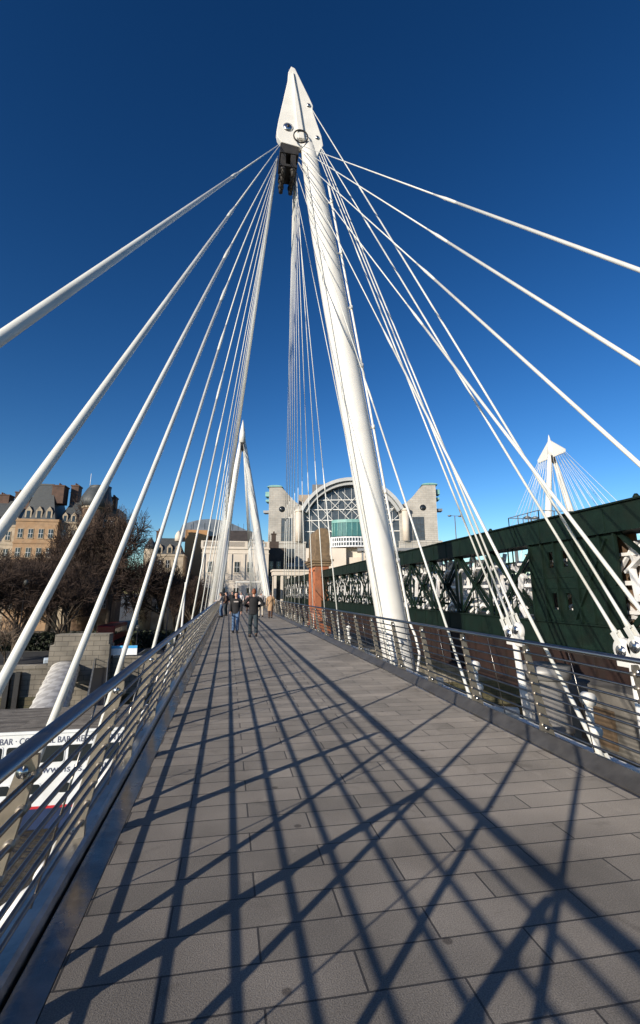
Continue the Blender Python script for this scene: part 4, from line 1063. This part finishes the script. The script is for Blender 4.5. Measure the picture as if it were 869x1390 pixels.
def person(x, y, heading, H, label, top, bottom, hair, stride=.22, coat=None, arms='swing', long_hair=False, lean=0., female=False, group='people walking on the footbridge', emblem=False):
    """local frame: person faces +Y"""
    e = empty('person', (x,y,0), heading, label=label, cat='person', group=group)
    k = H/1.78; sw = .185 if female else .205
    def V(*p): return Vector(p)*k
    hipz = .93
    legs = []
    for s_, ph in ((-1,1),(1,-1)):
        f = stride*ph
        hip = V(s_*.085, 0, hipz); knee = V(s_*.095, f*.62+.04*(ph>0)+.02, .50+.0); ank = V(s_*.095, f*1.15-.02, .085 + (.05 if ph < 0 and stride > .1 else 0)); toe = ank + V(s_*.02, .17, -.045 + (-.03 if ph < 0 and stride > .1 else 0))
        legs.append((hip, knee, ank, toe))
    ly = lean
    pel = V(0,0,hipz+.03); waist = V(0,ly*.3,1.10); chest = V(0,ly*.6,1.32); neckb = V(0,ly*.9,1.47); neck = V(0,ly+.01,1.55); head = V(0,ly+.025,1.665)
    armj = []
    for s_ in (-1,1):
        sh = V(s_*sw, ly*.8, 1.43)
        if arms == 'swing':
            ph = s_*.9; el = V(s_*(sw+.06), ly*.6-.02+.12*ph*stride*4*.5, 1.15); wr = V(s_*(sw+.055), ly*.5+.09+.3*ph*stride, .91)
        elif arms == 'pockets':
            el = V(s_*(sw+.12), ly*.5-.10, 1.17); wr = V(s_*(sw+.0), ly*.5+.08, 1.0)
        elif arms == 'akimbo':
            el = V(s_*(sw+.16), ly*.5-.02, 1.20); wr = V(s_*(sw-.02), ly*.5+.16, 1.12)
        elif arms == 'rail':
            el = V(s_*(sw+.03), ly+.12, 1.20); wr = V(s_*(sw-.05), ly+.40, 1.16)
        armj.append((sh, el, wr))
    def mk(infl, do_legs=True, do_torso=True, do_arms=True, do_head=True, hands=True, feet=True, arm_t=1.0, leg_t=1.0):
        g = MB()
        def T(pts, rad, n=12): g.tube(pts, [(a+infl)*k if not isinstance(a, tuple) else ((a[0]+infl)*k,(a[1]+infl)*k) for a in rad], n, ref=(1,0,0))
        if do_torso:
            T([pel-V(0,0,.10), pel, waist, chest, V(0,ly*.8,1.42), neckb], [(.15,.10),(.165,.115),(.135 if female else .15,.095),(.165,.115),(.155,.095),(.07,.06)], 16)
        if do_legs:
            g.ell(pel-V(0,0,.05), ((.16+infl)*k,(.11+infl)*k,(.12+infl)*k))
            for hip, knee, ank, toe in legs:
                e_ = hip+(ank-hip)*0; T([hip, hip.lerp(knee,.3), knee.lerp(hip,.1), knee, knee.lerp(ank,.35), ank.lerp(knee,.05) if leg_t >= 1 else ank], [.088,.082,.062,.058,.056,.038+.018*(infl>0)])
        if feet:
            for hip, knee, ank, toe in legs: T([ank+V(0,-.05,-.04), ank+V(0,.0,-.03), ank.lerp(toe,.6)+V(0,0,-.008), toe+V(0,.02,0)], [.035,.045,.040,.025])
        if do_arms:
            for sh, el, wr in armj:
                T([sh+V(0,0,.01), sh.lerp(el,.15), sh.lerp(el,.6), el, el.lerp(wr,.4), wr], [.052,.055,.045,.041,.038,.027+.012*(infl>0)])
                g.tube([neckb-V(0,0,.05), sh], [(.06+infl)*k,(.055+infl)*k], 10)
        if do_head:
            T([neckb-V(0,0,.05), neck, neck+V(0,.01,.06)], [.06,.052,.05])
            g.ell(head, (.076*k,.093*k,.112*k)); g.ell(head+V(0,.03,-.06), (.055*k,.058*k,.055*k))
            g.ell(head+V(0,.1,-.015), (.013*k,.02*k,.028*k), n=8, m=6)
            for s_ in (-1,1): g.ell(head+V(s_*.078,-.005,-.01), (.012*k,.022*k,.034*k), n=8, m=6)
        if hands:
            for i, (sh, el, wr) in enumerate(armj):
                s_ = -1 if i == 0 else 1
                d = (wr-el).normalized(); sd = Vector((0,1,0)); sd = (sd - d*sd.dot(d)).normalized(); th = d.cross(sd)
                T([wr, wr+d*.05*k, wr+d*.09*k], [.026,.036,.030], 10)
                for q, (o_, L) in enumerate(((-.028,.065),(-.009,.078),(.010,.082),(.028,.07))):
                    a = wr+d*.085*k-sd*o_*k; b = a+d*L*.55*k; c = b + d*L*.4*k - th*s_*.018*k
                    T([a, b, c], [.0095,.009,.008], 7)
                a = wr+d*.03*k+sd*.03*k; T([a, a+d*.03*k+sd*.02*k, a+d*.06*k+sd*.025*k], [.011,.011,.009], 7)
        return g
    b = remeshed(mk(0), 'body', SKIN, .0115*k, e, 1)
    # clothes
    if coat:
        g = MB()
        lo = .50
        g.tube([V(0,-.01,lo),V(0,0,.75),V(0,0,.95),waist,chest,V(0,ly*.8,1.43),neckb], [(.20*k,.155*k),(.19*k,.145*k),(.182*k,.135*k),(.165*k,.125*k),(.185*k,.135*k),(.175*k,.112*k),(.085*k,.075*k)], 16, ref=(1,0,0))
        for sh, el, wr in armj:
            g.tube([sh, sh.lerp(el,.5), el, el.lerp(wr,.5), wr], [.068*k,.064*k,.058*k,.054*k,.046*k], 10); g.tube([neckb-V(0,0,.06), sh], [.07*k,.068*k], 10)
        remeshed(g, 'coat', PM[top], .022*k, e)
    else:
        g = mk(.018, do_legs=False, do_head=False, hands=False, feet=False); 
        g.tube([pel-V(0,0,.13), pel, waist], [(.185*k,.137*k),(.18*k,.13*k),(.16*k,.115*k)], 16, ref=(1,0,0))
        remeshed(g, 'jacket', PM[top], .020*k, e)
        if emblem:
            g = MB(); g.box(chest+V(0,.158,.03), (.20*k,.006*k,.05*k)); g.build('chest_stripe', PM['grey'], e)
    g = mk(.014, do_torso=False, do_arms=False, do_head=False, hands=False, feet=False); remeshed(g, 'trousers', PM[bottom], .018*k, e)
    for hip, knee, ank, toe in legs:
        g = MB(); g.tube([ank+V(0,-.065,-.045), ank+V(0,-.01,-.035), ank.lerp(toe,.6)+V(0,0,-.008), toe+V(0,.035,-.005)], [.042*k,.055*k,.05*k,.03*k], 10)
        remeshed(g, 'shoe', PM['shoe'], .015*k, e)
    g = MB()
    g.ell(head+V(0,-.014,.022), (.086*k,.100*k,.105*k)); g.ell(head+V(0,-.04,-.02), (.078*k,.07*k,.085*k))
    if long_hair: g.ell(head+V(0,-.06,-.10), (.085*k,.055*k,.13*k))
    hm = remeshed(g, 'hair', HAIR[hair], .012*k, e)
    # bare the face
    me = hm.data; fy = (head+V(0,.045,0)).y; zt = (head+V(0,0,.055)).z
    bm = bmesh.new(); bm.from_mesh(me); dv = [v for v in bm.verts if v.co.y > fy and v.co.z < zt]; bmesh.ops.delete(bm, geom=dv, context='VERTS'); bm.to_mesh(me); bm.free()
    # face
    g = MB()
    for s_ in (-1,1): g.ell(head+V(s_*.03,.084,.0), (.012*k,.008*k,.007*k), n=8, m=6)
    g.build('eyes', PM['shoe'], b); g = MB(); g.ell(head+V(0,.086,-.065), (.022*k,.008*k,.006*k), n=8, m=6); g.build('mouth', mat('lip', (.35,.12,.1), .5), b)
    return e
G2 = 'people walking on the footbridge'
person(1.00, 19.5, R(4), 1.84, 'man in black jacket and dark jeans with auburn hair walking away on the walkway', 'black', 'djeans', 'red', stride=.14, arms='akimbo')
person(.36, 21.9, R(176), 1.72, 'woman in black top and blue jeans walking towards the camera on the walkway', 'black', 'jeans', 'dark', stride=.08, emblem=True, female=True)
person(2.82, 33.2, R(-8), 1.72, 'person in a long tan coat walking away near the right railing', 'tan', 'brown', 'dark', stride=.2, coat=True)
person(2.28, 34.6, R(2), 1.80, 'person in light grey jacket and pale trousers beside the tan coat', 'grey', 'khaki', 'grey', stride=.2)
person(-.42, 35.5, R(90), 1.70, 'person in grey top and jeans leaning on the left railing', 'grey', 'jeans', 'dark', stride=.05, arms='rail', lean=.08)
person(-.12, 37.6, R(75), 1.74, 'person in dark brown jacket standing beside the one leaning on the railing', 'brown', 'djeans', 'dark', stride=.03, arms='pockets')
person(.38, 46.5, R(180), 1.78, 'person all in black walking in the far group, leftmost', 'black', 'black', 'dark', stride=.18)
person(.86, 50.0, R(0), 1.70, 'person in a blue jacket in the far group behind the black clothes', 'blue', 'djeans', 'dark', stride=.18, long_hair=True)
person(1.35, 52.5, R(180), 1.68, 'person in a white top and dusty trousers in the far group', 'white', 'khaki', 'dark', stride=.15)
person(1.75, 43.0, R(5), 1.70, 'woman with long dark hair in a dusty pink top behind the man in black', 'pink', 'brown', 'dark', stride=.15, long_hair=True, female=True)
person(2.3, 57.5, R(0), 1.72, 'person in dark teal jacket walking far off on the right side of the walkway', 'teal', 'black', 'dark', stride=.18)

# ------------------------------------------------------------------ light, sky, camera
SUN = Vector((2.5, 2.15, -1)).normalized()      # travel direction of the light
ld = bpy.data.lights.new('sun', 'SUN'); ld.energy = 4.9; ld.angle = R(.5); ld.color = (1, .90, .76)
lo = bpy.data.objects.new('sun', ld); COL.objects.link(lo); lo.rotation_euler = SUN.to_track_quat('-Z', 'Y').to_euler(); lo.location = (-40,-40,40)
w = bpy.data.worlds.new('World'); scn.world = w; w.use_nodes = True; N = w.node_tree.nodes; L = w.node_tree.links
sky = N.new('ShaderNodeTexSky'); sky.sky_type = 'NISHITA'; sky.sun_disc = False
toSun = -SUN
sky.sun_elevation = math.asin(toSun.z); sky.sun_rotation = math.atan2(toSun.x, toSun.y)
sky.air_density = 1.0; sky.dust_density = .25; sky.ozone_density = 3.0; sky.altitude = 200
gm = N.new('ShaderNodeGamma'); gm.inputs['Gamma'].default_value = 1.42
hs = N.new('ShaderNodeHueSaturation'); hs.inputs['Saturation'].default_value = 1.13; hs.inputs['Hue'].default_value = .503; hs.inputs['Value'].default_value = 1
L.new(sky.outputs[0], gm.inputs[0]); L.new(gm.outputs[0], hs.inputs['Color']); L.new(hs.outputs[0], N['Background'].inputs['Color'])
N['Background'].inputs['Strength'].default_value = .056
vs_ = scn.view_settings; vs_.view_transform = 'Standard'; vs_.look = 'None'; vs_.exposure = .25; vs_.gamma = 1; vs_.use_curve_mapping = False

F, CX, CY_, VX, VY, HC = 650., 434.5, 650., 310., 804., 1.7
th = math.atan2(VY-CY_, F); ps = math.atan2((CX-VX)*math.cos(th), F)
f = Vector((math.sin(ps)*math.cos(th), math.cos(ps)*math.cos(th), math.sin(th))); r = Vector((math.cos(ps), -math.sin(ps), 0)); u = r.cross(f)
cd = bpy.data.cameras.new('camera'); cam = bpy.data.objects.new('camera', cd); COL.objects.link(cam)
cam.matrix_world = Matrix(((r.x,u.x,-f.x,0),(r.y,u.y,-f.y,0),(r.z,u.z,-f.z,HC),(0,0,0,1)))
cd.sensor_fit = 'HORIZONTAL'; cd.sensor_width = 36; cd.lens = 36*F/869; cd.shift_y = -(695-CY_)/869
cd.clip_start = .05; cd.clip_end = 8000
scn.camera = cam
